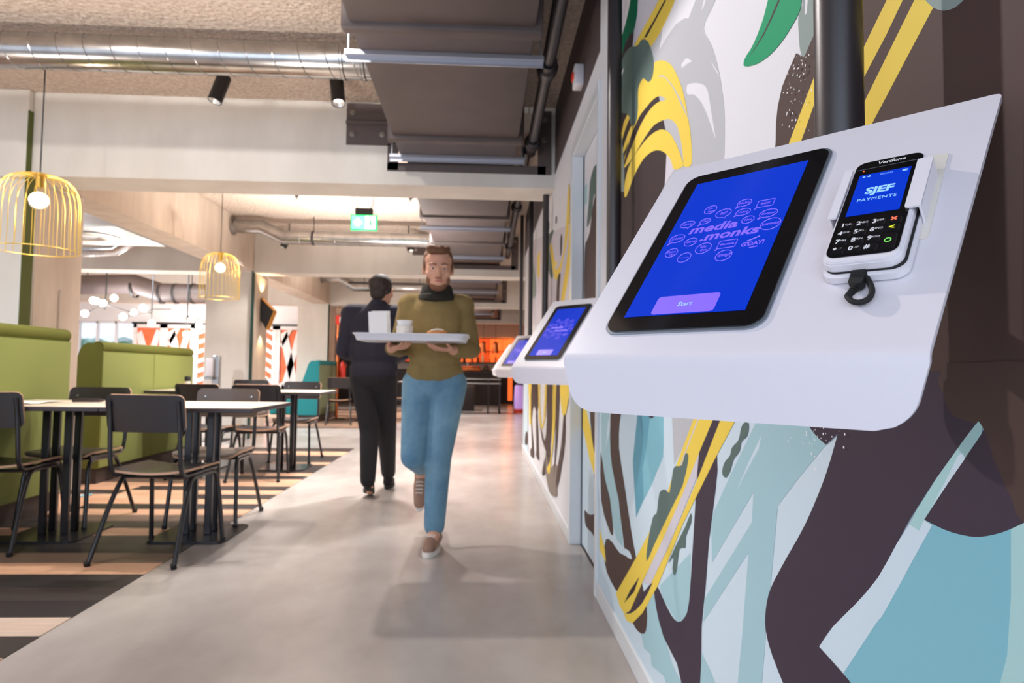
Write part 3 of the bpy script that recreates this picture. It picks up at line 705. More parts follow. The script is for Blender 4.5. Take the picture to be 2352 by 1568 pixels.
# ---- spiral round ducts feeding the trunk
def spiral(path, r, pitch, lab, cat='duct', group=None, rodx=(), flange=None, collars=()):
    t = thing('spiral_duct', lab, cat, path[0], 0, group)
    b = MB(); b.tube(path, r, 28); b.build('pipe', 'galvanised', t, True, True)
    # spiral seam
    s = MB()
    for a, c in zip(path[:-1], path[1:]):
        a, c = V(a), V(c); d = c - a; L = d.length
        if L < 0.5: continue
        d.normalize(); e = d.orthogonal().normalized(); g = d.cross(e); n = max(2, int(L / pitch * 18))
        s.tube([a + d * (L * k / n) + e * ((r + .0008) * math.cos(2 * PI * L * k / n / pitch)) + g * ((r + .0008) * math.sin(2 * PI * L * k / n / pitch)) for k in range(n + 1)], 0.0028, 5)
    s.build('seam', 'steel_grey', t, True, True)
    for x in rodx:
        m = MB(); y, z = path[-1][1], path[-1][2]
        m.lathe([(r + .002, -.014), (r + .006, -.014), (r + .006, .014), (r + .002, .014)], (x, y, z), 24, (1, 0, 0)); m.cyl((x, y, z + r), (x, y, CEIL), 0.005, n=6)
        m.build('hanger', 'black_matte', t, True, True)
    for x in collars:
        MB().lathe([(r, -.012), (r + .006, -.006), (r + .006, .006), (r, .012)], (x, path[-1][1], path[-1][2]), 28, (1, 0, 0)).build('collar', 'galvanised', t, True, True)
    if flange:
        MB().lathe([(r, 0), (r + .03, 0), (r + .03, .02), (r, .02)], flange, 28, (1, 0, 0)).build('end_flange', 'steel_grey', t, True, True)
    return t
spiral([(-6.2, 3.75, 2.775), (-0.60, 3.75, 2.775)], 0.1, 0.149, 'large shiny spiral duct crossing the ceiling at upper left', group='spiral branch ducts', rodx=(-2.95,), collars=(-0.84, -0.72, -0.64))
spiral([(-3.22, 8.35, 2.79), (-2.86, 8.35, 2.79), (-2.58, 8.35, 2.655), (-0.6, 8.35, 2.655)], 0.088, 0.149, 'spiral duct with a dropped elbow between the first and second beams', group='spiral branch ducts', rodx=(-2.2,), flange=(-3.22, 8.35, 2.79))
spiral([(-3.22, 12.9, 2.79), (-2.86, 12.9, 2.79), (-2.58, 12.9, 2.62), (-0.6, 12.9, 2.62)], 0.088, 0.149, 'farther spiral duct with a dropped elbow behind the second beam', group='spiral branch ducts', rodx=(-2.2,), flange=(-3.22, 12.9, 2.79))
a = atY(150, 572, 8.7); b = atY(265, 570, 8.7); c = atY(338, 530, 8.7)
spiral([a, b, c + V((0.0, 0, 0.02))], 0.1, 0.149, 'silver spiral duct bending upward in the side aisle', group='spiral branch ducts')
MB().cyl(b + V((0, 0, .09)), (b.x, b.y, CEIL), .006, n=6).build('hanger', 'black_matte', bpy.data.objects['spiral_duct.003'], True, True)
a = atY(90, 655, 11.6); b = atY(310, 652, 11.6); c = atY(370, 672, 11.6); d = atY(480, 675, 11.6)
t = thing('side_aisle_duct', 'thick brownish round duct low over the hanging globe lamps', 'duct', a)
MB().tube([a, b, c, d], 0.17, 24, 0).build('pipe', 'duct_brown', t, True, True)
for px in (310, 372, 405, 445):
    p = atY(px, 660 if px < 340 else 674, 11.6)
    MB().lathe([(.17, -.02), (.182, -.02), (.182, .02), (.17, .02)], p, 24, (1, 0, 0)).build('ring', 'black_matte', t, True, True)
MB().cyl(a.lerp(b, .5) + V((0, 0, .16)), (a.lerp(b, .5).x, 11.6, CEIL), .008, n=6).cyl(d + V((-.3, 0, .16)), (d.x - .3, 11.6, CEIL), .008, n=6).build('hanger', 'black_matte', t, True, True)
# ceiling air unit in the side aisle
p0 = atY(175, 555, 7.6); p1 = atY(262, 500, 7.6)
t = thing('air_unit', 'white boxed ceiling air unit glimpsed behind the nearest pillar', 'air conditioner', (-4.5, 7.6, 2.5))
MB().rbox(-5.2, -4.05, 7.2, 8.2, 2.52, 2.929, 0.01, 1).build('casing', 'plaster_white', t, False, True)
MB().rbox(-5.25, -4.0, 7.15, 8.25, 2.49, 2.519, 0.006, 1).build('grille_panel', 'trim_white', t, False, True)
MB().lathe([(0.18, 0), (0.3, -0.006), (0.32, -0.012), (0.12, -0.012), (0.1, 0)], (-4.62, 7.7, 2.49), 24).build('diffuser', 'steel_grey', t, True, True)

# ---- black drain pipe beside the trunk duct
for y0, y1, nm in ((0.0, 4.66, 'near black drain pipe with couplings running along the ceiling beside the brown duct'), (5.08, 9.1, 'farther black drain pipe with couplings past the first cross beam')):
    t = thing('drain_pipe', nm, 'pipe', (0.32, y0, 2.6), 0, 'black drain pipes')
    zf = lambda y: 2.74 - 0.035 * (y - y0)
    MB().cyl((0.325, y0, zf(y0)), (0.325, y1, zf(y1)), 0.036, n=16).build('pipe', 'pipe_black', t, True, True)
    for k in ((y0 + 3.45, y0 + 4.5) if y0 < 1 else (y0 + 1.6, y0 + 3.4)):
        MB().lathe([(.036, -.10), (.046, -.10), (.046, -.05), (.058, -.04), (.058, .0), (.046, .01), (.046, .06), (.036, .06)], (0.325, k, zf(k)), 16, (0, 1, 0)).build('coupling', 'pipe_black', t, True, True)
    MB().cyl((0.325, y0 + 1.2, zf(y0 + 1.2)), (0.325, y0 + 1.2, CEIL), 0.005, n=6).cyl((0.325, y0 + 3.9, zf(y0 + 3.9)), (0.325, y0 + 3.9, CEIL), 0.005, n=6).build('hanger', 'black_matte', t, True, True)

# ---- vertical poles along the mural wall
POLES = ((0.742, 0.027, 'nearest thick black pole rising behind the large white kiosk panel'), (2.21, 0.025, 'second thick black pole, just before the door frame'), (4.88, 0.0235, 'third black pole, just past the door'), (6.42, 0.022, 'fourth black pole along the mural wall'), (8.02, 0.022, 'farthest black pole, at the end of the mural wall'))
PX = 0.421
for y, r, lb in POLES:
    PX = 0.421 if y < 1 else 0.447 if y < 3 else 0.463
    t = thing('steel_pole', lb, 'pole', (PX, y, 1.0), 0, 'black poles along the mural wall')
    MB().cyl((0, 0, 0.0), (0, 0, CEIL - 1.0), r, n=28).build('tube', 'pipe_black', t)
    MB().lathe([(r, 0.03), (r + 0.004, 0.03), (r + 0.004, -0.004), (0.001, -0.004)], n=24).build('end_cap', 'pipe_black', t)

# fire alarm call point, high on the dark band
p = atX(1340, 178, WX)
t = thing('alarm_box', 'small white box with a red front high on the dark wall band', 'alarm', (WX - 0.003, p.y, p.z))
MB().rbox(-0.05, 0, -0.045, 0.045, -0.055, 0.055, 0.006, 2).build('housing', 'plastic_white', t)
MB().rbox(-0.06, -0.049, -0.025, 0.025, -0.02, 0.02, 0.004, 1).build('button', 'sign_red', t)
p = atX(1200, 575, WX)
# ---- track spot lamps
def spot_lamp(pos, aim, lab, energy=0, plate=True, L=0.19, R=0.045, ang=55, color=WARM2):
    pos = V(pos); d = (V(aim) - pos).normalized()
    t = thing('spot_lamp', lab, 'spotlight', pos, 0, 'black ceiling spot lamps')
    piv = pos + V((0, 0, -0.03))
    m = MB(); m.cyl(pos, piv, 0.012, n=10); m.ball(piv, 0.016, 10, 6); m.build('bracket', 'black_matte', t, True, True)
    if plate: MB().rbox(pos.x - 0.14, pos.x + 0.14, pos.y - 0.018, pos.y + 0.018, pos.z, pos.z + 0.022, 0.003, 1).build('track', 'black_matte', t, False, True)
    c0 = piv - d * 0.02; c1 = c0 + d * L
    MB().lathe([(0.001, 0), (R * 0.9, 0), (R, 0.008), (R, L), (R * 0.9, L), (R * 0.9, L - 0.02)], c0, 24, d).build('housing', 'black_matte', t, True, True)
    MB().lathe([(R * 0.9, L - 0.003), (R * 0.55, L - 0.03), (0.001, L - 0.03)], c0, 20, d).build('reflector', ['reflector'], t, True, True)
    MB().lathe([(R * 0.55, L - 0.028), (0.001, L - 0.026)], c0, 16, d).build('lens', 'spot_lens', t, True, True)
    if energy: lamp('SPOT', 'spot_lamp_light', c1 + d * 0.01, energy, color, aim, 0.03, ang, 0.5)
    return t
CZ = CEIL - 0.022
spot_lamp((-1.74, 4.27, CZ), (-2.35, 3.9, 0.6), 'black spot lamp tilted left under the large spiral duct', 60, ang=75)
spot_lamp((-1.0, 4.27, CZ), (-0.72, 3.75, 1.2), 'black spot lamp tilted right beside the brown duct', 90, ang=90)
PX = 0.421
for px, py, dx, lb in ((735, 446, -0.12, 'half hidden black spot lamp left of the exit sign, just behind the first beam'), (876, 450, 0.14, 'half hidden black spot lamp right of the exit sign')):
    p = atZ(px, py, CZ); p.y = 6.2; p = atY(px, py, 6.2); p.z = CZ
    spot_lamp((p.x, 6.35, CZ), (p.x + dx * 6, 6.2, 0), lb, 45, ang=90)
for px, dx, lb in ((664, -0.2, 'black spot lamp hanging below the dropped elbow duct'), (938, 0.1, 'black spot lamp beside the walking man\'s head, in front of the second beam')):
    p = atY(px, 545, 8.75); spot_lamp((p.x, 8.75, 2.78), (p.x + dx * 5, 8.4, 0.6), lb, 45, ang=90, plate=False)
    MB().cyl((p.x, 8.75, 2.78), (p.x, 8.75, CEIL), 0.008, n=8).build('drop_rod', 'black_matte', bpy.data.objects[[o.name for o in bpy.data.objects if o.name.startswith('spot_lamp') and o.type == 'EMPTY'][-1]], True, True)
a = atY(800, 650, 12.3); b = atY(1000, 655, 12.3)
tag(MB().rbox(a.x, b.x, 12.28, 12.32, 2.6, 2.635, 0.004, 1).cyl((a.x + .3, 12.3, 2.63), (a.x + .3, 12.3, CEIL), .006, n=6).cyl((b.x - .3, 12.3, 2.63), (b.x - .3, 12.3, CEIL), .006, n=6).build('lighting_track', 'black_matte', smooth=False), 'thin black lighting track hanging behind the second beam', 'lighting track')

# ---- exit sign
t = thing('exit_sign', 'lit green exit sign with a white arrow hanging from the ceiling', 'exit sign', (-1.215, 6.5, 2.37))
MB().rbox(-0.133, 0.133, -0.012, 0.012, 0.0, 0.158, 0.004, 1).build('panel', 'exit_green', t)
MB().rbox(-0.09, 0.085, -0.02, 0.02, 0.159, 0.225, 0.006, 1).build('driver_box', 'black_matte', t)
MB().box(-0.122, 0.122, -0.0135, -0.0125, 0.012, 0.146).build('lit_face', 'exit_mint', t, False)
fnx = lambda u, v: V((u, -0.0148, v))
MB().flat([(-0.11, 0.079), (-0.06, 0.125), (-0.042, 0.108), (-0.056, 0.094), (-0.018, 0.094), (-0.018, 0.064), (-0.056, 0.064), (-0.042, 0.05), (-0.06, 0.033)], fnx).build('arrow', 'exit_white', t, False)
dm = MB(); dm.flat([(0.015, 0.012), (0.11, 0.012), (0.11, 0.146), (0.015, 0.146)], fnx); dm.build('door_symbol', 'exit_white', t, False)
rm = MB(); f2 = lambda u, v: V((u, -0.0152, v))
rm.flat(ell(0.068, 0.118, 0.009, 0.009, 12), f2); rm.flat([(0.05, 0.1), (0.075, 0.105), (0.078, 0.07), (0.095, 0.03), (0.086, 0.026), (0.066, 0.06), (0.05, 0.035), (0.03, 0.035), (0.03, 0.044), (0.046, 0.046), (0.06, 0.075), (0.058, 0.092), (0.04, 0.08), (0.034, 0.086)], f2)
rm.build('running_figure', 'exit_green', t, False)
MB().tube([(-0.07, 0, 0.225), (-0.07, 0, CEIL - 2.37)], 0.003, 6).tube([(0.06, 0, 0.225), (0.085, 0, 0.26), (0.09, 0, 0.4), (0.09, 0, CEIL - 2.37)], 0.005, 6).build('suspension', 'black_matte', t)

# ---- wire cage pendants
def pendant(loc, lab, w=0.40, h=0.44, energy=18):
    t = thing('pendant_lamp', lab, 'lamp', loc, 0, 'brass wire pendant lamps')
    R = w / 2
    prof = [(0.035, h), (R * 0.45, h * 0.985), (R * 0.72, h * 0.93), (R * 0.90, h * 0.82), (R * 0.985, h * 0.66), (R, h * 0.5), (R * 1.0, h * 0.25), (R * 1.02, 0)]
    cg = MB()
    for k in range(30):
        a = 2 * PI * k / 30
        cg.tube([(r * math.cos(a), r * math.sin(a), z) for r, z in prof], 0.0019, 5, 2)
    cg.build('wire_cage', 'brass_wire', t)
    MB().tube([(R * 1.02 * math.cos(2 * PI * k / 40), R * 1.02 * math.sin(2 * PI * k / 40), 0) for k in range(41)], 0.0028, 5).build('bottom_ring', 'brass_wire', t)
    MB().lathe([(0.001, h + 0.012), (0.036, h + 0.01), (0.036, h - 0.004), (0.022, h - 0.006), (0.022, h - 0.075), (0.001, h - 0.075)], n=18).build('socket', 'brass', t)
    bl = MB(); bl.ball((0, 0, h - 0.155), 0.055, 18, 12); bl.build('bulb_glass', 'glass_clear', t)
    MB().ball((0, 0, h - 0.15), 0.034, 12, 8).build('filament', 'bulb_glow', t)
    MB().cyl((0, 0, h), (0, 0, CEIL - loc[2] - (0.0)), 0.004, n=8).build('cord', 'black_matte', t)
    lamp('POINT', 'pendant_light', (loc[0], loc[1], loc[2] + h - 0.15), energy, WARM, size=0.036)
    return t
pendant((-2.655, 3.93, 1.655), 'nearest brass wire cage pendant with a glowing bulb, over the left table', 0.425, 0.45, 28)
pendant((-2.76, 6.85, 1.70), 'farther brass wire cage pendant, hanging by the second pillar', 0.385, 0.47, 26)

# ---- molecule chandeliers in the side aisle
BC = [(148, 303), (367, 343), (433, 288), (520, 380), (575, 432), (675, 385), (200, 465), (673, 510), (835, 557), (928, 430), (1030, 395), (1080, 453), (1190, 475), (1290, 457), (1330, 480), (1400, 545), (1400, 597), (1175, 672)]
groups = (((0, 1, 2, 3, 4, 6), (380, 390), 10.9, 'left'), ((5, 7, 8, 9, 10), (870, 440), 10.8, 'middle'), ((11, 12, 13, 14, 15, 16, 17), (1245, 500), 10.7, 'right'))
for ids, cc, yy, nm in groups:
    f = lambda p: atY(160 + p[0] * .2169, 620 + p[1] * .2169, yy)
    c = f(cc)
    t = thing('globe_chandelier', nm + ' of three black branching chandeliers with round globe bulbs', 'chandelier', c, 0, 'branching globe chandeliers')
    MB().cyl(c, (c.x, c.y, CEIL), 0.012, n=8).lathe([(0.001, 0), (0.07, 0.0), (0.08, 0.05), (0.001, 0.05)], (c.x, c.y, CEIL - 0.05), 16).build('stem', 'black_matte', t, True, True)
    for k, i in enumerate(ids):
        e = f(BC[i]); e.y += (0.35, -0.3, 0.1, -0.45, 0.3, -0.1, 0.2)[k]
        e = CAM + (e - CAM)
        MB().tube([c + V((0, 0, 0.02 * k - 0.04)), c.lerp(e, 0.93)], 0.008, 6).cyl(c.lerp(e, 0.84), c.lerp(e, 0.95), 0.02, n=8).build('arm', 'black_matte', t, True, True)
        MB().ball(e, 0.055, 12, 8).build('globe', 'globe_glow', t, True, True)
    lamp('POINT', 'chandelier_light', (c.x, c.y, c.z - 0.25), 25, WARM2, size=0.1)

# ---- wall lamps on the second pillar
def sconce(loc, lab, e=7):
    t = thing('wall_lamp', lab, 'lamp', loc, 0, 'angular black wall lamps')
    poly = [(0.02, 0.20), (0.20, 0.02), (0.10, -0.24), (0.02, -0.10)]
    MB().box(0.0, 0.022, -0.02, 0.02, -0.12, 0.22).build('back_plate', 'black_matte', t, False)
    m = MB(); m.prism(poly, lambda u, v, w: V((u, -0.07 + w, v)), 0.14); m.build('shade', 'black_matte', t, False)
    g = MB(); g.prism([(0.024, 0.212), (0.206, 0.028), (0.2, 0.02), (0.02, 0.2)], lambda u, v, w: V((u, -0.07 + w, v)), 0.14); g.prism([(0.206, 0.026), (0.106, -0.24), (0.1, -0.24), (0.2, 0.02)], lambda u, v, w: V((u, -0.071 + w, v)), 0.142); g.build('gold_edge', 'gold_inside', t, False)
    lamp('SPOT', 'wall_lamp_light', (loc[0] + 0.07, loc[1], loc[2] + 0.26), e, (1.0, 0.72, 0.42), (loc[0] + 0.05, loc[1], loc[2] + 2), 0.02, 110, 0.6)
    lamp('SPOT', 'wall_lamp_light', (loc[0] + 0.06, loc[1], loc[2] - 0.28), e, (1.0, 0.72, 0.42), (loc[0] + 0.04, loc[1], 0), 0.02, 90, 0.6)
sconce((-3.231, 9.52, 1.78), 'angular black wall lamp with a gold rim on the second pillar')
t = thing('side_wall_lamp', 'dark angular lamp peeking out left of the second pillar', 'lamp', (-3.882, 9.5, 1.75))
MB().prism([(0, 0.16), (-0.09, 0.02), (0.0, -0.2)], lambda u, v, w: V((u, -0.07 + w, v)), 0.14).build('shade', 'black_matte', t, False)
MB().box(-0.012, 0.0, -0.02, 0.02, -0.2, 0.2).build('back_plate', 'black_matte', t, False)
# ceiling sensors
for px, py, yy, lb in ((680, 498, 7.3, 'tiny dark ceiling sensor left of the exit sign'), (942, 505, 7.3, 'tiny dark ceiling sensor beside the brown duct')):
    p = atY(px, py, yy)
    t = thing('ceiling_sensor', lb, 'sensor', (p.x, yy, CEIL), 0, 'ceiling sensors')
    MB().lathe([(0.02, 0), (0.02, -0.02), (0.008, -0.03), (0.008, -0.05), (0.001, -0.05)], n=12).build('body', 'black_matte', t)
    MB().lathe([(0.028, 0), (0.028, -0.006), (0.001, -0.006)], n=14).build('rose', 'black_matte', t)
# ================================================================ KIOSKS
KA, KT = math.radians(42), math.radians(49)
ka = V((math.sin(KA), -math.cos(KA), 0)); kg = V((math.cos(KA), math.sin(KA), 0))
kb = kg * math.cos(KT) + V((0, 0, math.sin(KT))); kn = ka.cross(kb)
KO = CAM + ray(1660, 560) * 0.70
def K(u, v, w=0.0): return ka * u + kb * v + kn * w
def kuv(px, py, off=0.0):
    p = hit(px, py, kn, kn.dot(KO) + off) - KO
    return p.dot(ka), p.dot(kb)
def kiosk_panel():
    # profile of the folded sheet: sloping face, rounded fold, hanging lip
    prof = []
    v_top, v_fold, R = 0.178, -0.158, 0.016
    for i in range(8): prof.append((K(0, v_top + (v_fold - v_top) * i / 7), kn.copy(), v_top - (v_top + (v_fold - v_top) * i / 7)))
    lipdir = (V((0, 0, -1)) + kg * 0.06).normalized()
    lipn = -(kg * 1.0 + V((0, 0, 0.06))).normalized()
    c = K(0, v_fold, -R); a0 = kn; ang = kn.angle(lipn)
    for k in range(1, 9):
        t = k / 8; n_ = (kn * math.sin((1 - t) * ang) + lipn * math.sin(t * ang)) / math.sin(ang)
        prof.append((c + n_ * R, n_, None))
    base = c + lipn * R
    H = 0.052
    for k in range(1, 15):
        t = k / 14; prof.append((base + lipdir * (H * t), lipn.copy(), ('lip', H * t)))
    uL0, uR0 = -0.132, 0.229
    rows = []
    for p, n_, tagv in prof:
        uL, uR = uL0, uR0
        if isinstance(tagv, tuple):
            h = tagv[1]; uL = uL0 + 0.012 * h / H; uR = uR0 - 0.014 - 0.014 * h / H
            rc = 0.024
            if h > H - rc:
                dd = rc - math.sqrt(max(rc * rc - (h - (H - rc)) ** 2, 0)); uL += dd; uR -= dd
        elif tagv is None: uR = uR0 - 0.014
        else:
            uR = uR0 - 0.014 * tagv / 0.336
            if tagv < 0.006:
                dd = 0.006 - math.sqrt(max(0.006 ** 2 - (0.006 - tagv) ** 2, 0)); uL += dd; uR -= dd
        rows.append([(p + ka * (uL + (uR - uL) * j / 10), n_) for j in range(11)])
    # a finer rounding on the top corners
    extra = []
    for k in range(1, 5):
        tv = 0.006 * k / 4; dd = 0.006 - math.sqrt(max(0.006 ** 2 - (0.006 - tv) ** 2, 0))
        uL = uL0 + dd; uR = uR0 - dd; p = K(0, v_top - tv)
        extra.append([(p + ka * (uL + (uR - uL) * j / 10), kn) for j in range(11)])
    rows = rows[:1] + extra + rows[1:]
    return MB().sheet(rows, 0.005)
TU_0, TU_1, TV_0, TV_1 = 0.1235, 0.1860, -0.0765, 0.0735     # card terminal outline on the panel
kmb = kiosk_panel()
def make_kiosk(lab, full=True):
    t = thing('order_kiosk', lab, 'kiosk', KO, 0, 'white self-order kiosks')
    kmb.build('panel', 'kiosk_white', t, True, angle=50)
    # housing behind the face and arm to the pole
    hb = MB(); hb.prism([(-0.09, -0.12), (0.10, -0.12), (0.10, 0.12), (-0.09, 0.12)], lambda u, v, w: K(u, v, -0.006 - w), 0.035)
    hb.build('rear_housing', 'black_matte', t, False)
    pole = V((0.421, 0.742, 1.10)) - KO
    MB().tube([K(0.12, -0.02, -0.03), K(0.14, 0.0, -0.1), pole], 0.022, 12).build('mounting_arm', 'pipe_black', t)
    TU0, TU1, TV0, TV1 = -0.0925, 0.081, -0.1305, 0.1445
    MB().prism(rrect(TU0 - .003, TU1 + .003, TV0 - .003, TV1 + .003, 0.017), lambda u, v, w: K(u, v, 0.0002 + w), 0.0018).build('tablet_rim', 'bezel_rim', t, False)
    tb = MB().prism(rrect(TU0, TU1, TV0, TV1, 0.015), lambda u, v, w: K(u, v, 0.0002 + w), 0.0034).build('tablet', 'black_gloss', t, False)
    SU0, SU1, SV0, SV1 = -0.0748, 0.0612, -0.1110, 0.1255
    MB().flat([(SU0, SV0), (SU1, SV0), (SU1, SV1), (SU0, SV1)], lambda u, v: K(u, v, 0.0040)).build('screen', 'screen_blue', tb, False)
    bw_, bh = 0.0345, 0.0145
    cu, cv = kuv(1573, 711)
    MB().flat(rrect(cu - 0.0355, cu + 0.0355, SV0 + 0.0015, SV0 + 0.028, 0.004), lambda u, v: K(u, v, 0.0042)).build('start_button', 'screen_violet', tb, False)
    st = MB(); vs, fs = text2d('Start', 0.0085, 0.1, 0.0001); st.mesh([K(cu + x, SV0 + 0.0145 + y, 0.0044) for x, y in vs], fs); st.build('start_lettering', 'screen_cyan', tb, False)
    L = MB(); S = lambda x, y: (1500 + x * .20408, 420 + y * .20408)
    def put(txt, x, y, size, shear=0.0, wgt=0.0, sx=1.0, rot=0.0, sp=1.0):
        u0, v0 = kuv(*S(x, y)); vs, fs = text2d(txt, size, shear, wgt, sp, sx); c_, s_ = math.cos(rot), math.sin(rot)
        L.mesh([K(u0 + a * c_ - b * s_, v0 + a * s_ + b * c_, 0.0044) for a, b in vs], fs)
    def ring(x, y, ru, rv, tail=None, rect=False, w_=0.00055):
        u0, v0 = kuv(*S(x, y)); out = ell(u0, v0, ru, rv, 30) if not rect else rrect(u0 - ru, u0 + ru, v0 - rv, v0 + rv, 0.0015)
        if tail:
            k = min(range(len(out)), key=lambda i: (out[i][0] - u0 - tail[0]) ** 2 + (out[i][1] - v0 - tail[1]) ** 2)
            out = out[:k] + [(u0 + tail[0], v0 + tail[1])] + out[k + 1:]
        pts = [K(a, b, 0.0044) for a, b in out]; pts.append(pts[0])
        L.tube(pts, w_, 4, caps=False)
    put('media', 690, 533, 0.0188, 0.12, 0.0006, 1.26, sp=1.02)
    put('.monks', 868, 604, 0.0188, 0.12, 0.0006, 1.22, sp=1.02)
    for x, y, ru, rv, tail, rect, lines in (
        (663, 335, .0102, .0102, None, 0, (('Dia', -18, .0058), ('dhuit', 22, .0056))), (808, 375, .0125, .0105, (.006, -.0135), 0, (('hi!', 0, .0115),)),
        (1045, 258, .0112, .0088, (-.011, -.0115), 0, (('Hello!', 0, .0072),)), (1282, 262, .0125, .0082, (-.0135, -.0125), 1, (('BOK', 0, .0076),)),
        (1030, 360, .0112, .0082, (-.0115, -.009), 0, (('Ahoj', 0, .0072),)), (1315, 375, .013, .0094, (-.013, -.0115), 0, (('Bonjour', 0, .0062),)),
        (1083, 448, .0092, .0088, None, 0, (('Hoi', 0, .0078),)), (1337, 495, .0142, .0132, None, 0, (('안녕하세요', 0, .0056),)),
        (405, 500, .0125, .0082, (.004, -.011), 0, (('Hey-Hey', 0, .0056),)), (603, 465, .0086, .0066, (-.009, -.0095), 0, (('Ciao', 0, .0056),)),
        (290, 660, .0128, .0098, (-.012, -.0135), 0, (('¡Hola!', 0, .0078),)), (440, 698, .0102, .0096, None, 0, (('你好吗', 0, .0052),)),
        (582, 768, .0122, .0122, None, 0, (('Kia', -22, .0076), ('Ora', 26, .0064))), (850, 720, .0138, .0088, (-.0145, -.0125), 1, (('Merhaba', 0, .0062),)),
        (225, 820, .0102, .0102, None, 0, (('Guten', -12, .0058), ('Tag', 24, .0058))), (367, 872, .0108, .0108, None, 0, (('Connecta fie', 0, .003),)),
        (810, 850, .0122, .0118, None, 0, (('नमस्ते', 0, .0082),))):
        ring(x, y, ru * .74, rv * .72, (tail[0] * .76, tail[1] * .74) if tail else None, rect, .00042)
        for tx, dy, sz in lines: put(tx, x, y + dy * .8, sz * .74, 0.12, 0.0001 if sz > .004 else 0)
    put("G'DAY!", 1135, 715, 0.0085, 0.0, 0.0003, 0.9, 0.06)
    L.tube([K(*kuv(*S(1070, 690)), .0044), K(*kuv(*S(1140, 665)), .0044), K(*kuv(*S(1220, 630)), .0044)], 0.0006, 4)
    L.tube([K(*kuv(*S(1095, 765)), .0044), K(*kuv(*S(1190, 745)), .0044)], 0.0005, 4)
    L.build('greeting_lettering', 'screen_violet', tb, False)
    if full:
        # cradle clamps for the card terminal
        for side, pa, pb in ((1, (2096, 476), (2128, 364)), (-1, (1908, 505), (1955, 392))):
            v0, v1 = kuv(*pa, .021)[1], kuv(*pb, .021)[1]
            ue = TU_1 if side > 0 else TU_0
            u_in = ue - side * (0.006 if side > 0 else 0.0015); u_out = ue + side * 0.0062
            lo, hi = min(u_in, u_out), max(u_in, u_out)
            cr2 = MB()
            cr2.prism(rrect(lo, hi, v0, v1, 0.002, 2), lambda u, v, w: K(u, v, 0.0206 + w), 0.0018)
            cr2.prism(rrect(min(u_out, u_out - side * .002), max(u_out, u_out - side * .002), v0, v1, 0.0008, 1), lambda u, v, w: K(u, v, 0.0002 + w), 0.0218)
            cr2.build('clamp', 'plastic_white', t, False)
        q0, q1 = kuv(1905, 520, 0), kuv(2180, 352, 0)
        MB().prism(rrect(TU_0 - .004, q1[0], TV_1 - .107, q1[1], 0.003, 3), lambda u, v, w: K(u, v, 0.0002 + w), 0.0012).build('cradle_plate', 'plastic_cream', t, False)
        for px, py in ((1936, 624), (2008, 620)):
            cu_, cv_ = kuv(px, py, .006)
            MB().prism(rrect(cu_ - .0075, cu_ + .0075, cv_ - .004, cv_ + .009, 0.002, 2), lambda u, v, w: K(u, v, 0.0002 + w), 0.006).build('support_tab', 'plastic_white', t, False)
    return t
k1 = make_kiosk('large nearest white order kiosk with a blue touchscreen and a card terminal')
k2 = dup(k1, KO + V((0.014, 1.64, 0)), None, 'second white order kiosk with a violet-blue screen, partly behind the nearest one')
k3 = dup(k1, KO + V((0.0, 4.06, 0)), None, 'third white order kiosk, small, just past the door')
k4 = dup(k1, KO + V((0.0, 5.60, 0)), None, 'farthest white order kiosk, almost hidden behind the third')
for r in (k2, k3, k4):
    for c in list(r.children):
        if c.name.split('.')[0] in ('clamp', 'cradle_plate', 'support_tab'): bpy.data.objects.remove(c)

# ---------------------------------------------------------------- card terminal held on the nearest kiosk
TW = 0.034                                     # height of its face above the panel
pt = thing('card_terminal', 'white and black handheld card payment terminal clamped on the nearest kiosk', 'card terminal', KO + K(0.16, -0.09, 0.01))
def kp(mb, name, m, par, smooth=False):
    for i, p in enumerate(mb.v): mb.v[i] = tuple(V(p) + KO)
    return mb.build(name, m, par, smooth, True)
U0, U1, V0, V1 = TU_0, TU_1, TV_0, TV_1
kp(MB().prism(rrect(U0 - .001, U1 + .004, V0 - .006, V1 - .004, 0.012), lambda u, v, w: K(u, v, 0.0016 + w), 0.0064), 'dock_base', 'plastic_white', pt)
kp(MB().prism(rrect(U0 + .001, U1 + .002, V0 - .001, V1, 0.011), lambda u, v, w: K(u, v, 0.0081 + w), 0.0016), 'seam_strip', 'rubber', pt)
bodym = MB()
for w0, w1, ins in ((0.0097, 0.0165, 0.0), (0.0165, 0.0185, 0.0008), (0.0185, 0.0194, 0.0020)):
    bodym.prism(rrect(U0 + ins, U1 - ins, V0 + ins, V1 - ins, 0.0115 - ins), lambda u, v, w, w0=w0: K(u, v, w0 + w), w1 - w0)
kp(bodym, 'body', 'plastic_white', pt)
TW = 0.0200
face = kp(MB().prism(rrect(U0 + .0028, U1 - .0028, V0 + .0075, V1 - .0028, 0.0085), lambda u, v, w: K(u, v, 0.0188 + w), TW - 0.0188), 'face_plate', 'black_gloss', pt)
def tuv(px, py): return kuv(px, py, TW)
a, b, c, d = tuv(1978, 403), tuv(2097, 382), tuv(2062, 482), tuv(1940, 498)
su0, su1, sv0, sv1 = (a[0] + d[0]) / 2, (b[0] + c[0]) / 2, (c[1] + d[1]) / 2, (a[1] + b[1]) / 2
scr = kp(MB().flat([(su0, sv0), (su1, sv0), (su1, sv1), (su0, sv1)], lambda u, v: K(u, v, TW + .0003)), 'display', 'screen_blue', pt)
scr.data.materials[0] = M['screen_blue']
def lettering(items, name, m, par, w):
    mb = MB()
    for txt, u, v, sz, sh, wg, sx, sp in items:
        vs, fs = text2d(txt, sz, sh, wg, sp, sx); mb.mesh([K(u + x, v + y, w) for x, y in vs], fs)
    return kp(mb, name, m, par)
sc_ = (su0 + su1) / 2; sw = su1 - su0; sh = sv1 - sv0
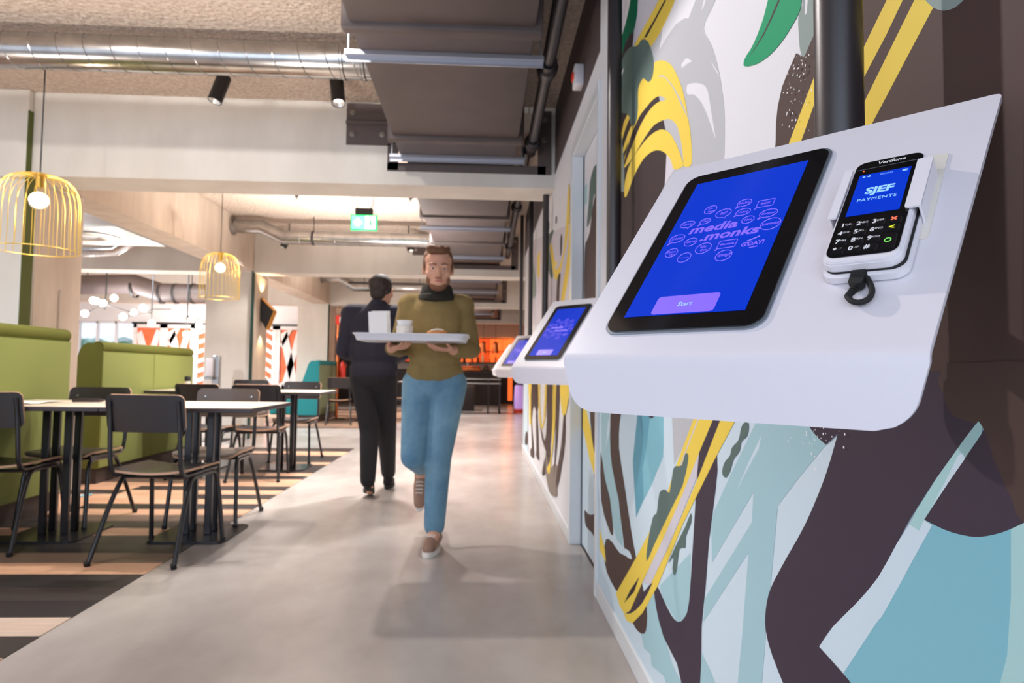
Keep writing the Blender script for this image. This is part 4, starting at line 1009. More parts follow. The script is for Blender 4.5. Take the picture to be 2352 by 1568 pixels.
lettering([('SJEF', sc_ - sw * .0, sv0 + sh * .55, 0.0128, 0.05, 0.0005, 1.12, 0.98), ('PAYMENTS', sc_, sv0 + sh * .345, 0.0058, 0.0, 0, 1.08, 1.1), ('○○○○', sc_ + .002, sv1 - .0042, 0.0030, 0, 0, 1, 0.95)], 'display_lettering', 'screen_pale', scr, TW + .0006)
ic = MB(); u_, v_ = su0 + .0045, sv1 - .0042
for r in (.0006, .0012, .0018):
    ic.tube([K(u_ + r * math.cos(x), v_ - .001 + r * math.sin(x), TW + .0006) for x in (.8, 1.2, 1.57, 1.95, 2.35)], .0002, 4)
ic.flat(ell(u_ + .0045, v_, .0016, .0009), lambda u, v: K(u, v, TW + .0006)); ic.flat(ell(u_ + .0047, v_ + .0006, .0009, .0008), lambda u, v: K(u, v, TW + .00062))
bu = su1 - .0045
ic.tube([K(bu - .002, v_ - .001, TW + .0006), K(bu + .002, v_ - .001, TW + .0006), K(bu + .002, v_ + .001, TW + .0006), K(bu - .002, v_ + .001, TW + .0006), K(bu - .002, v_ - .001, TW + .0006)], .0002, 4)
ic.flat(rrect(bu - .0015, bu + .0008, v_ - .0006, v_ + .0006, .0001, 1), lambda u, v: K(u, v, TW + .0006))
kp(ic, 'status_icons', 'screen_pale', scr)
lettering([('Verifone', (U0 + U1) / 2 + .002, V1 - .0082, 0.0062, 0.12, 0.00012, 1.1, 1.0)], 'maker_lettering', 'legend_white', face, TW + .0003)
kp(MB().prism([(U0 + .004, V1 - .0145), (U1 - .004, V1 - .0145), (U1 - .004, V1 - .0141), (U0 + .004, V1 - .0141)], lambda u, v, w: K(u, v, TW + w), .0002), 'top_line', 'bezel_rim', pt)
lu, lv = tuv(1984, 394)
kp(MB().flat(ell(lu, lv, .0007, .0007, 10), lambda u, v: K(u, v, TW + .0004)), 'status_light', 'led_red', pt)
KEYS = [['1', '2', '3', 'X'], ['4', '5', '6', '<'], ['7', '8', '9', 'O'], ['*', '0', '#', None]]
SUB = {'1': 'QZ.', '2': 'ABC', '3': 'DEF', '4': 'GHI', '5': 'JKL', '6': 'MNO', '7': 'PRS', '8': 'TUV', '9': 'WXY', '0': '-SP', '*': ",'\"", '#': ''}
ku0, ku1 = U0 + .0055, U1 - .0055; kv1 = sv0 - .0085; kv0 = V0 + .0105
cw = (ku1 - ku0) / 4; ch = (kv1 - kv0) / 4
for r in range(4):
    for q in range(4):
        kk = KEYS[r][q]
        if kk is None: continue
        cu_ = ku0 + cw * (q + .5); vt = kv1 - ch * r; vb = vt - ch * (2 if kk == 'O' else 1)
        kb_ = MB()
        for w0, w1, ins in ((TW, TW + .0008, .0), (TW + .0008, TW + .0013, .0005)):
            kb_.prism(rrect(cu_ - cw * .44 + ins, cu_ + cw * .44 - ins, vb + ch * .12 + ins, vt - ch * .12 - ins, .0012, 3), lambda u, v, w, w0=w0: K(u, v, w0 + w), w1 - w0)
        ko = kp(kb_, 'key', 'key_black', pt)
        vm = (vt + vb) / 2; wz = TW + .0015
        if kk == 'X': lettering([('×', cu_, vm, .0105, 0, .0002, 1, 1)], 'legend', 'legend_red', ko, wz)
        elif kk == '<': lettering([('<', cu_, vm, .0080, 0, .0002, 1, 1)], 'legend', 'legend_yellow', ko, wz)
        elif kk == 'O':
            z = MB(); pts = [K(a_, b_, wz) for a_, b_ in ell(cu_, vm, .0024, .0024, 20)]; z.tube(pts + [pts[0]], .00035, 4, caps=False); kp(z, 'legend', 'legend_green', ko)
        else:
            it = [(kk, cu_ - cw * .17, vm, .0074, 0, .00018, 1.0, 1)]
            if SUB[kk]: it.append((SUB[kk], cu_ + cw * .18, vm + .0008, .0032, 0, 0, 1.05, 1))
            lettering(it, 'legend', 'legend_white', ko, wz)
# charging cable
cb = thing('charging_cable', 'short looped black charging cable plugged into the card terminal', 'cable', KO + K(0.16, -0.12, 0.005))
pu, pv = kuv(1972, 630, .008)
kp(MB().prism(rrect(pu - .0055, pu + .0055, pv - .014, pv + .012, 0.003, 3), lambda u, v, w: K(u, v, 0.0025 + w), 0.0080), 'plug', 'rubber', cb)
st = MB()
for i in range(4):
    vv = pv - .0145 - i * .0024
    st.cyl(K(pu - .001 * i, vv, 0.0065), K(pu - .001 * i, vv - .0015, 0.0065), .0038 - .0003 * i, n=12)
st.cyl(K(pu, pv - .012, .0065), K(pu - .004, pv - .025, .0065), .0027, n=10)
kp(st, 'strain_relief', 'rubber', cb, True)
path = [K(pu - .0035, pv - .024, .0065)] + [K(*kuv(px, py, .006), .006) for px, py in ((1946, 680), (1958, 692), (1977, 694), (1996, 685), (2003, 668), (1998, 650), (1990, 636), (1986, 625))] + [K(*kuv(1984, 618, .0), .0005)]
kp(MB().tube(path, .0025, 10, 5), 'cord', 'rubber', cb, True)

# ================================================================ FURNITURE
def panel_rows(hu, hv, r, nu, nv, fn):
    """rounded-rectangle grid: fn(u, v) -> (point, normal)"""
    us = []
    for i in range(nu + 1):
        x = -1 + 2 * i / nu; us.append(x)
    # densify at the ends for the corner arcs
    e = [1 - (r / hu) * (1 - math.sin(math.radians(a))) for a in (0, 22, 45, 67, 90)]
    us = sorted(set([round(x, 5) for x in us if abs(x) < e[0]] + [round(x, 5) for x in e] + [round(-x, 5) for x in e]))
    rows = []
    for x in us:
        u = x * hu; d = abs(u) - (hu - r)
        hh = hv if d <= 0 else hv - r + math.sqrt(max(r * r - d * d, 0))
        hh = max(hh, hv - r + 1e-4)
        rows.append([fn(u, -hh + 2 * hh * j / nv) for j in range(nv + 1)])
    return rows
def make_chair(lab, ply='chair_ply'):
    t = thing('dining_chair', lab, 'chair', (0, 0, 0), 0, 'plywood and tube dining chairs')
    def bk(u, v):                                   # backrest: hollow towards the sitter (+Y), leaning back
        y = -0.205 - 0.16 * v + 0.55 * u * u - 0.02
        return V((u, y, 0.735 + v)), V((1.1 * u, -1, -0.16)).normalized()
    MB().sheet(panel_rows(0.203, 0.094, 0.032, 12, 4, bk), 0.012, 1).build('backrest', [ply, 'ply_edge'], t, True, angle=50)
    def se(v, u):
        z = 0.455 - 0.018 * math.cos(PI * u / 0.42) + (-0.022 * ((v - 0.14) / 0.06) ** 2 if v > 0.14 else 0) + 0.0
        return V((-u, v + 0.02, z)), V((0, 0, 1))
    MB().sheet(panel_rows(0.195, 0.198, 0.05, 12, 8, se), 0.012, 1).build('seat', [ply, 'ply_edge'], t, True, angle=50)
    for s in (-1, 1):
        MB().tube([(s * .175, -.222, .80), (s * .178, -.205, .70), (s * .18, -.195, .56), (s * .18, -.185, .475), (s * .18, -.165, .432), (s * .18, -.12, .418), (s * .18, .0, .422), (s * .18, .17, .424)], 0.0115, 10, 3).build('back_tube', 'frame_black', t)
        MB().tube([(s * .215, -.275, .006), (s * .195, -.17, .25), (s * .183, -.10, .375), (s * .18, -.06, .400), (s * .18, 0.0, .402), (s * .18, .12, .404), (s * .182, .165, .385), (s * .19, .19, .30), (s * .205, .225, .006)], 0.012, 10, 3).build('leg_frame', 'frame_black', t)
        for z in (0.70, 0.775):
            MB().lathe([(0.001, .006), (.006, .005), (.0085, 0)], (s * .15, -0.2 - 0.16 * (z - .735) + 0.55 * .0225 - 0.012, z), 10, (0, 1, 0)).build('rivet', 'chrome', t)
        for y, x in ((-.275, .215), (.225, .205)):
            MB().cyl((s * x, y, 0.0), (s * x, y - (.008 if y < 0 else -.003), 0.022), 0.0145, n=10).build('foot_cap', 'rubber', t)
    MB().tube([(-.18, .10, .404), (.18, .10, .404)], 0.009, 8).tube([(-.18, -.08, .402), (.18, -.08, .402)], 0.009, 8).build('cross_bar', 'frame_black', t)
    return t
R_ = math.radians
chA = make_chair('near black plywood chair seen from behind, at the edge of the walkway')
chA.location = (-1.665, 3.53, 0.004); chA.rotation_euler = (0, 0, R_(-5))
chairs = [
    (-2.612, 3.70, 3, 'black chair cut off by the left edge of the photo, pushed up to the table'),
    (-2.53, 4.20, 178, 'chair facing the camera behind the table with the phone, in front of the green booth'),
    (-1.70, 4.25, 183, 'worn brownish chair facing the camera, tucked behind the near table'),
    (-2.46, 5.98, -8, 'chair seen from behind, left one at the farther table'),
    (-1.98, 5.92, 6, 'chair seen from behind, right one at the farther table'),
    (-1.98, 7.02, 180, 'chair facing the camera beyond the farther table'),
    (-2.75, 7.85, 200, 'chair in the gap between the green booth and the second pillar'),
    (-2.55, 11.7, 10, 'small dark chair in front of the teal booth'),
    (-2.30, 13.3, 190, 'small chair behind the distant table by the teal booth'),
    (-1.55, 12.6, 90, 'distant chair beside the far table, behind the man in dark clothes'),
    (-0.95, 13.2, -90, 'distant chair seen between the two walking men'),
]
for x, y, a, lb in chairs:
    c = dup(chA, (x, y, 0.004), R_(a), lb)
    if lb.startswith('worn'):
        for ch in c.children:
            if ch.name.split('.')[0] in ('seat', 'backrest'):
                ch.data = ch.data.copy(); ch.data.materials[0] = M['chair_ply_worn']
def make_table(lab):
    t = thing('dining_table', lab, 'table', (0, 0, 0), 0, 'pale dining tables')
    MB().rbox(-0.40, 0.40, -0.36, 0.36, 0.728, 0.752, 0.003, 1).build('edge_band', 'table_edge', t)
    MB().prism(rrect(-0.397, 0.397, -0.357, 0.357, 0.004, 2), lambda u, v, w: V((u, v, 0.7518 + w)), 0.0012).build('tabletop', 'tabletop', t, False)
    MB().prism(rrect(-0.215, 0.215, -0.215, 0.215, 0.05, 4), lambda u, v, w: V((u, v, 0.0 + w)), 0.010).build('base_plate', 'frame_black', t, False)
    for x in (-0.062, 0.062):
        for y in (-0.045, 0.045):
            MB().rbox(x - 0.02, x + 0.02, y - 0.0125, y + 0.0125, 0.0102, 0.716, 0.003, 1).build('column', 'frame_black', t)
    MB().rbox(-0.30, 0.30, -0.09, 0.09, 0.714, 0.7278, 0.003, 1).build('top_bracket', 'frame_black', t)
    return t
tbA = make_table('near pale table, right half, beside the walkway'); tbA.location = (-1.635, 3.90, 0.004)
for x, y, lb in ((-2.438, 3.90, 'near pale table, left half, with the phone and papers'), (-1.92, 6.50, 'farther pale table by the walkway, right half'), (-2.73, 6.50, 'farther pale table, left half, with the pepper mill'), (-2.2, 12.6, 'distant pale table by the teal booth'), (-1.25, 12.9, 'distant pale table seen behind the walking men'), (-5.3, 14.6, 'small pale table in the far side room')):
    dup(tbA, (x, y, 0.004), 0, lb)
TT = 0.7570
ph = thing('phone_wallet', 'dark phone wallet lying on the near table', 'phone', (-2.39, 4.05, TT), R_(12))
MB().rbox(-0.075, 0.075, -0.04, 0.04, 0, 0.014, 0.005, 2).build('cover', 'phone', ph); MB().rbox(-0.06, 0.065, -0.03, 0.03, 0.0142, 0.019, 0.002, 1).build('flap', 'black_matte', ph)
pa = MB(); rows = []
for i in range(9):
    rows.append([(V((-2.80 + 0.038 * i, 3.72 + 0.04 * j, TT + 0.002 + 0.004 * (1 + math.sin(i * 1.3 + j * 0.9)))), V((0, 0, 1))) for j in range(8)])
tag(pa.sheet([[(p, -n) for p, n in r] for r in rows], -0.0006).build('paper_sheet', 'paper'), 'crumpled white paper sheet on the left end of the near table', 'paper')
pm = thing('pepper_mill', 'black and white pepper mill on the farther table before the green booth', 'pepper mill', (-2.86, 6.42, TT))
MB().lathe([(.001, 0), (.026, 0), (.027, .01), (.026, .075), (.024, .085), (.001, .085)], n=18).build('glass_jar', 'bar_tile', pm)
MB().lathe([(.0275, .02), (.0275, .06)], n=18).build('jar_label', 'black_matte', pm)
MB().lathe([(.024, .0852), (.027, .09), (.027, .125), (.022, .132), (.001, .134)], n=18).build('grinder_cap', 'black_matte', pm)
p = atZ(185, 1140, 0)
lf = thing('leaflet', 'small folded leaflet dropped on the wood floor under the near table', 'leaflet', (p.x, p.y, 0.0045), R_(15))
MB().box(-0.07, 0.0, -0.05, 0.05, 0, 0.0008, Matrix.Rotation(R_(3), 4, 'Y')).build('page', 'paper', lf, False); MB().box(0.0, 0.07, -0.05, 0.05, 0.0, 0.0008, Matrix.Rotation(R_(-6), 4, 'Y')).build('cover_page', 'mural_teal', lf, False)

# ---- booths
def booth(loc, L, lab, face, dark, xw=0.10, h=1.17, slope=0.2):
    """bench back running along +Y from loc; straight face towards +X, leaning face towards -X"""
    t = thing('booth_bench', lab, 'booth', loc, 0, 'tall upholstered booth backs')
    poly = [(0, 0.13), (0, h - 0.05), (-0.012, h - 0.016), (-0.04, h), (-xw - 0.02, h), (-xw - 0.055, h - 0.02), (-xw - 0.08, h - 0.06), (-xw - slope - 0.06, 0.45), (-xw - slope - 0.08, 0.13)]
    MB().prism(poly, lambda u, v, w: V((u, L - w, v)), L).build('back_shell', dark, t, False)
    n = 2
    for k in range(n):
        y0 = L * k / n + 0.006; y1 = L * (k + 1) / n - 0.003
        MB().rbox(-0.02, 0.014, y0, y1, 0.135, h - 0.075, 0.006, 2).build('face_cushion', face, t)
    MB().tube([(-0.035, 0.004, h - 0.035), (-0.035, L - 0.004, h - 0.035)], 0.048, 16).build('top_roll', dark, t)
    MB().box(-xw - slope - 0.03, -0.015, 0.02, L - 0.02, 0, 0.13).build('plinth', 'plinth_brown', t, False)
    MB().rbox(-xw - slope - 0.55, -xw - slope + 0.02, 0.01, L - 0.01, 0.131, 0.44, 0.03, 3).build('seat_cushion', dark, t)
    return t
booth((-2.875, 2.9, 0), 1.73, 'tall olive green booth back at the left edge, nearest', 'olive_felt', 'olive_dark', h=1.215)
booth((-3.165, 5.52, 0), 1.68, 'tall olive green booth back with a slanted end, in front of the windows', 'olive_felt', 'olive_dark')
booth((-3.02, 12.1, 0), 1.5, 'teal sided booth back with a sage face, far down the hall', 'sage_felt', 'teal_felt', h=1.13, xw=0.12, slope=0.22)

# ---- hand sanitiser stand in front of the second pillar
p = atY(497, 850, 8.9)
t = thing('sanitiser_stand', 'grey hand sanitiser stand with a bottle in front of the second pillar', 'sanitiser stand', (p.x, 8.9, 0))
MB().rbox(-0.05, 0.05, -0.03, 0.03, 0.012, 1.14, 0.006, 1).build('post', 'steel_grey', t); MB().prism(rrect(-0.16, 0.16, -0.16, 0.16, 0.03), lambda u, v, w: V((u, v, w)), 0.012).build('base', 'black_matte', t, False)
MB().rbox(-0.105, -0.02, -0.10, -0.03, 0.86, 1.10, 0.012, 2).build('bottle', 'plastic_white', t); MB().rbox(-0.115, -0.01, -0.115, -0.031, 0.82, 0.86, 0.008, 1).build('drip_tray', 'steel_grey', t); MB().lathe([(.03, 0), (.03, .03), (.008, .035), (.008, .06), (.001, .06)], (-0.062, -0.065, 1.10), 14).build('pump', 'glass_clear', t)
# ---- extinguisher post and sign
p = atZ(778, 962, 0)
t = thing('extinguisher_stand', 'red fire extinguisher on a copper post with a red sign above', 'fire extinguisher', (p.x, p.y, 0))
yy = p.y
z_ = lambda py: atY(778, py, yy).z
MB().cyl((-0.05, 0, 0.01), (-0.05, 0, z_(745)), 0.03, n=14).build('post', 'copper', t); MB().lathe([(.001, .012), (.13, .012), (.14, 0), (.001, 0)], n=20).build('base', 'black_matte', t)
MB().rbox(-0.10, 0.09, -0.05, -0.035, z_(745), z_(724), 0.004, 1).build('sign', 'sign_red', t)
sx = MB(); zc = (z_(745) + z_(724)) / 2; sx.flat([(-0.02, zc - .06), (0.02, zc - .06), (0.022, zc + .03), (0.01, zc + .045), (0.01, zc + .06), (-0.03, zc + .05), (-0.03, zc + .04), (-0.01, zc + .04), (-0.022, zc + .03)], lambda u, v: V((u, -0.052, v))); sx.build('sign_symbol', 'legend_white', t, False)
MB().lathe([(.001, z_(872)), (.065, z_(872)), (.07, z_(868)), (.07, z_(840)), (.05, z_(833)), (.02, z_(831)), (.02, z_(828)), (.001, z_(828))], (0.06, -0.02, 0), 18).build('cylinder', 'fire_red', t)
MB().tube([(0.06, -.03, z_(829)), (0.10, -.06, z_(832)), (0.13, -.05, z_(850)), (0.125, -.05, z_(866))], 0.012, 8, 4).build('hose', 'rubber', t)
# ================================================================ FAR ROOM
def shutter(x0, lab, kind, w_=0.74, z0=0.002, z1=2.05, y=16.5):
    t = thing('slotted_shutter', lab, 'shutter', (x0 + w_ / 2, y, z0), 0, 'white shutter panels with orange slots')
    H = z1 - z0
    MB().box(-w_ / 2 + .02, w_ / 2 - .02, 0.03, 0.05, 0.02, H - 0.02).build('orange_glow_board', 'orange_glow_paint', t, False)  # orange glow behind the slots, put into the board's colour
    f = MB(); b = 0.09
    f.box(-w_ / 2, -w_ / 2 + b, -0.01, 0.03, 0, H); f.box(w_ / 2 - b, w_ / 2, -0.01, 0.03, 0, H); f.box(-w_ / 2, w_ / 2, -0.01, 0.03, 0, b); f.box(-w_ / 2, w_ / 2, -0.01, 0.03, H - b, H)
    f.build('frame', 'shutter_white', t, False)
    lo, hi = -w_ / 2 + b, w_ / 2 - b
    def slat(p0, p1, th):
        p0, p1 = V((p0[0], 0, p0[1])), V((p1[0], 0, p1[1])); d = (p1 - p0).normalized(); n = V((-d.z, 0, d.x)) * th / 2
        q = [p0 + n, p0 - n, p1 - n, p1 + n]
        q = [(min(max(a.x, lo - .01), hi + .01), min(max(a.z, .02), H - .02)) for a in q]
        MB().prism(q, lambda u, v, w: V((u, 0.029 - w, v)), 0.025).build('slat', 'shutter_white', t, False)
    if kind == 'v':
        for k in range(3): slat((lo - .02, H - .2 - .62 * k), (0.0, H - 1.1 - .4 * k), .26); slat((hi + .02, H - .15 - .6 * k), (0.02, H - 1.0 - .45 * k), .22)
    elif kind == 'x':
        slat((lo, H - .15), (hi, .2), .34); slat((hi, H - .15), (lo, .2), .26); slat((lo, H * .75), (0, H), .12); slat((lo, H * .3), (.05, 0.05), .14); slat((hi, H * .45), (0.1, .1), .14)
    else:
        s = 1 if kind == 'd' else -1
        for k in range(8):
            zc = H - .1 - .24 * k; slat((lo - .02, zc + s * .10), (hi + .02, zc - s * .10), .105)
    return t
XS = [-8.72, -7.97, -7.22, -6.47, -5.72, -5.20]
names = ('leftmost slotted white and orange shutter panel', 'second slotted white and orange shutter panel from the left', 'third slotted shutter panel, beside the second pillar', 'fourth slotted shutter panel, hidden mostly behind the second pillar', 'fifth shutter panel, seen right of the second pillar', 'sixth shutter panel with crossed boards, left of the third pillar')
for x, k, lb in zip(XS, ('v', 'x', 'u', 'd', 'd', 'x'), names): shutter(x, lb, k, 0.74 if x < -5.8 else (0.51 if x < -5.5 else 0.72))
tag(MB().rbox(-8.75, -4.47, 16.47, 16.5, 2.05, 2.10, 0.004, 1).build('shutter_rail', 'black_matte', smooth=False), 'thin dark rail along the top of the slotted shutters', 'rail')
dp = MB().box(-9.55, -8.76, 16.52, 16.6, 0.2, 2.0).build('wall_curtain', 'mural_lilac', smooth=False)
bpy.data.objects.remove(dp)
lamp('POINT', 'side_room_light', (-6.8, 15.0, 2.5), 90, WARM2, size=0.2)
# bar at the end of the hall
def part(t, name, m, *a, smooth=False): return MB().box(*a).build(name, m, t, smooth, True)
t = thing('amber_bar', 'glowing amber bar back with dark surround at the end of the hall', 'bar', (-0.8, 19.9, 0))
part(t, 'cabinet', 'bar_dark', -3.6, 1.28, 19.72, 19.98, 0, 1.02)
part(t, 'splash_tiles', 'bar_tile', -2.6, 0.72, 19.9, 19.98, 1.02, 1.22)
xs = [-2.6, -2.2, -1.8, -1.4, -1.0, -0.6, -0.2, 0.2, 0.6]
for i, x in enumerate(xs): part(t, 'amber_panel', 'amber_glow' if i % 3 else 'amber_deep', x, x + 0.39, 19.92, 19.97, 1.26, 1.98)
part(t, 'amber_pillar', 'amber_glow', 0.76, 0.9, 19.7, 19.9, 0.1, 1.98)
part(t, 'side_panel', 'bar_tile', 0.96, 1.2, 19.7, 19.75, 1.45, 1.92)
part(t, 'shelf', 'black_matte', -2.6, 0.75, 19.70, 19.9, 1.225, 1.25)
part(t, 'upper_shelf', 'black_matte', -1.2, 0.75, 19.74, 19.9, 1.58, 1.60)
part(t, 'bulkhead', 'bulkhead', -4.4, 1.29, 19.3, 19.98, 2.0, 2.92)
rs = random.Random(9)
for i in range(17):
    x = -2.4 + i * 0.185 + rs.uniform(-.03, .03); hh = rs.uniform(.2, .31); r = rs.uniform(.032, .05)
    lb_i = ('leftmost', 'second from left', 'third from left', 'fourth from left', 'fifth from left', 'sixth from left', 'seventh from left', 'eighth from left', 'middle', 'tenth from left', 'eleventh from left', 'seventh from right', 'sixth from right', 'fifth from right', 'fourth from right', 'third from right', 'rightmost')[min(i, 16)]
    b_ = MB().lathe([(.001, 0), (r, 0), (r, hh * .62), (r * .35, hh * .78), (r * .33, hh), (.001, hh)], (x, 19.79, 1.2505), 12).build('bottle', rs.choice(('bar_dark', 'copper', 'amber_deep', 'bar_tile')))
    tag(b_, lb_i + ' bottle on the amber bar shelf', 'bottle', 'bottles on the amber bar shelf')
t = thing('bar_counter', 'dark bar counter with a pale top in front of the amber bar', 'counter', (-1.2, 18.9, 0))
part(t, 'front', 'bar_dark', -3.4, 0.5, 18.75, 19.2, 0, 0.93); part(t, 'top', 'table_edge', -3.5, 0.56, 18.68, 19.28, 0.931, 0.965)
for i, x in enumerate((-0.9, -0.35, 0.1)):
    p = thing('espresso_machine' if i == 1 else 'bar_tap', ('dark round domed tap tower at the left end of the far counter', 'dark espresso machine on the far counter', 'dark round tap tower at the right end of the far counter')[i], 'bar equipment', (x, 18.95, 0.9655))
    if i == 1: MB().rbox(-.28, .28, -.18, .18, 0.0, .16, .03, 2).build('housing', 'copper', p); MB().cyl((-.1, 0, .16), (-.1, 0, .24), .02, n=10).ball((-.1, 0, .26), .035, 10, 6).build('lever', 'chrome', p)
    else: MB().lathe([(.001, .22), (.05, .2), (.09, .13), (.1, .0)], n=16).build('dome', 'bar_dark', p); MB().cyl((0, -.1, .12), (0, -.18, .1), .012, n=8).build('spout', 'chrome', p)
for i, (x, e) in enumerate(((-1.9, 4), (-0.4, 6), (0.7, 4))): lamp('POINT', 'bar_glow_light', (x, 19.3, 1.75), e, (1.0, 0.45, 0.15), size=0.1)
for i, x in enumerate((-1.55, -0.45, 0.0, 0.35)):
    t = thing('copper_pendant', ('leftmost', 'second', 'third', 'rightmost')[i] + ' of four copper cylinder pendants over the bar', 'lamp', (x, 18.6, 1.5), 0, 'copper bar pendants')
    MB().lathe([(.09, 0), (.09, .28), (.03, .33), (.001, .33)], n=16).build('shade', 'copper', t); MB().ball((0, 0, .06), .045, 10, 6).build('bulb', 'bulb_glow', t); MB().cyl((0, 0, .33), (0, 0, CEIL - 1.5), .005, n=6).build('cord', 'black_matte', t)
# steel serving table on castors near the bar
a = atY(1000, 870, 15.0); b = atY(1150, 870, 15.0)
x0, x1 = -1.0, b.x
t = thing('serving_trolley', 'long steel serving trolley with rails near the bar', 'trolley', ((x0 + x1) / 2, 15.2, 0))
for z, r in ((0.80, .014), (0.70, .012)):
    MB().tube([(x0, 14.95, z), (x1, 14.95, z), (x1, 15.5, z), (x0, 15.5, z), (x0, 14.95, z)], r, 8).build('rail', 'chrome', t, True, True)
MB().box(x0 + .02, x1 - .02, 14.97, 15.48, .685, .70).build('shelf', 'steel_grey', t, False, True)
for x in (x0 + .05, x1 - .28, x1 - .02):
    for y in (14.97, 15.48):
        MB().cyl((x, y, .09), (x, y, .79), .016, n=8).build('leg', 'frame_black', t, True, True); MB().cyl((x - .02, y, .05), (x + .02, y, .05), .05, n=14).build('castor', 'rubber', t, True, True)
MB().rbox(x0 + .2, x0 + .8, 15.0, 15.4, .701, .80, .01, 1)
for i, (x, h, lb) in enumerate(((-0.55, .28, 'dark bulky equipment case under the trolley end'), )):
    tag(MB().rbox(x - .3, x + .35, 15.9, 16.4, 0.0, .62, .03, 2).build('equipment_case', 'bar_dark'), 'dark bulky equipment case standing behind the steel trolley', 'case')
t = thing('floor_lantern', 'tall pink glass floor lantern with a red base at the end of the mural wall', 'lantern', (0.86, 15.4, 0))
MB().lathe([(.001, 0), (.13, 0), (.13, .08), (.11, .1), (.001, .1)], n=20).build('base', 'fire_red', t); MB().lathe([(.105, .1), (.115, .3), (.10, .62), (.08, .66), (.001, .66)], n=20).build('glass', 'lantern_pink', t)
MB().lathe([(.001, .66), (.05, .66), (.04, .7), (.001, .7)], n=16).build('cap', 'black_matte', t)
tag(MB().cyl((0.93, 9.5, 0), (0.93, 9.5, 1.2), 0.015, n=10).lathe([(.09, 0), (.09, .012), (.001, .012)], (0.93, 9.5, 0), 16).build('steel_stand', 'chrome'), 'thin steel stand at the end of the mural wall', 'stand')

# ================================================================ PEOPLE
def cap(mb, p0, p1, r0, r1, n=14):
    p0, p1 = V(p0), V(p1); d = p1 - p0; L = d.length; q = d.to_track_quat('Z', 'X')
    prof = []
    for k in range(7): a = -PI / 2 + PI / 2 * k / 6; prof.append((r0 * math.cos(a), r0 * math.sin(a)))
    for k in range(7): a = PI / 2 * k / 6; prof.append((r1 * math.cos(a), L + r1 * math.sin(a)))
    vs = []
    for r, z in prof:
        for k in range(n):
            t = 2 * PI * k / n; vs.append(p0 + q @ V((max(r, 1e-5) * math.cos(t), max(r, 1e-5) * math.sin(t), z)))
    fs = [(i * n + k, i * n + (k + 1) % n, (i + 1) * n + (k + 1) % n, (i + 1) * n + k) for i in range(len(prof) - 1) for k in range(n)]
    fs += [tuple(range(n - 1, -1, -1)), tuple((len(prof) - 1) * n + k for k in range(n))]
    mb.mesh(vs, fs)
def chain(mb, pts, rs_):
    for (a, b), (ra, rb) in zip(zip(pts[:-1], pts[1:]), zip(rs_[:-1], rs_[1:])): cap(mb, a, b, ra, rb)
def skin_over(mb, name, m, parent, voxel=0.007, smooth=6, mx=None):
    me = bpy.data.meshes.new(name)
    vs = [mx @ V(p) for p in mb.v] if mx is not None else mb.v
    me.from_pydata(vs, [], mb.f); me.update()
    o = bpy.data.objects.new(name, me); COL.objects.link(o)
    rm = o.modifiers.new('r', 'REMESH'); rm.mode = 'VOXEL'; rm.voxel_size = voxel; rm.use_smooth_shade = True
    sm = o.modifiers.new('s', 'SMOOTH'); sm.factor = 0.5; sm.iterations = smooth
    dg = bpy.context.evaluated_depsgraph_get(); dg.update()
    me2 = bpy.data.meshes.new_from_object(o.evaluated_get(dg)); me2.name = name
    bpy.data.objects.remove(o); bpy.data.meshes.remove(me)
    me2.materials.clear(); me2.materials.append(M[m])
    me2.polygons.foreach_set('use_smooth', [True] * len(me2.polygons))
    return link(name, me2, parent, True)
def head_parts(mb, c, R):
    """c: head centre; R: 3x3 with columns right, forward, up"""
    f = lambda x, y, z: c + R @ V((x, y, z))
    def e(x, y, z, r): mb.ball(f(x, y, z), r, 20, 14, R)
    e(0, -.012, .035, (.074, .092, .082)); e(0, .022, -.01, (.066, .074, .085)); e(0, .04, -.07, (.047, .05, .045)); e(0, .065, -.088, (.024, .022, .02))
    e(0, .0925, -.012, (.0115, .014, .026)); e(0, .104, -.028, (.0135, .0125, .0105)); e(-.011, .097, -.031, (.008, .009, .007)); e(.011, .097, -.031, (.008, .009, .007))
    e(-.03, .082, .022, (.024, .014, .009)); e(.03, .082, .022, (.024, .014, .009)); e(-.04, .062, -.025, (.022, .022, .02)); e(.04, .062, -.025, (.022, .022, .02))
    e(0, .089, -.056, (.021, .009, .0065)); e(0, .087, -.066, (.018, .009, .0065))
    for s in (-1, 1): e(s * .074, -.008, -.005, (.009, .018, .031))
def hand(mb, wrist, palm_dir, finger_dir, up, s=1.0, curl=0.5, side=1):
    """palm then four separate fingers and a thumb"""
    w = V(wrist); d = V(palm_dir).normalized(); u = V(up).normalized(); u = (u - d * u.dot(d)).normalized(); r = d.cross(u) * side
    for k in range(4):
        o = (-.027 + .018 * k) * s
        cap(mb, w + r * o * .6, w + d * .085 * s + r * o, .0135 * s, .0115 * s, 10)
    L = (.062, .072, .068, .052)
    for k in range(4):
        o = (-.027 + .018 * k) * s; p = w + d * .085 * s + r * o * 1.02
        ang = curl * (.5 + .08 * k); dirs = []
        p0 = p; a = ang
        for j, seg in enumerate((.46, .3, .24)):
            dd = d * math.cos(a) + u * math.sin(a); p1 = p0 + dd * (L[k] * seg * s) + r * (.0008 * (k - 1.5))
            cap(mb, p0, p1, (.0088 - .0008 * j) * s, (.0082 - .0008 * j) * s, 9); p0 = p1; a += ang * .9
    p = w + d * .028 * s - r * .030 * s; q = p + (d * .6 - r * .7 + u * .25).normalized() * .038 * s; z = q + (d * .85 - r * .2 + u * .5).normalized() * .03 * s
    cap(mb, p, q, .0125 * s, .0105 * s, 10); cap(mb, q, z, .010 * s, .0085 * s, 10)
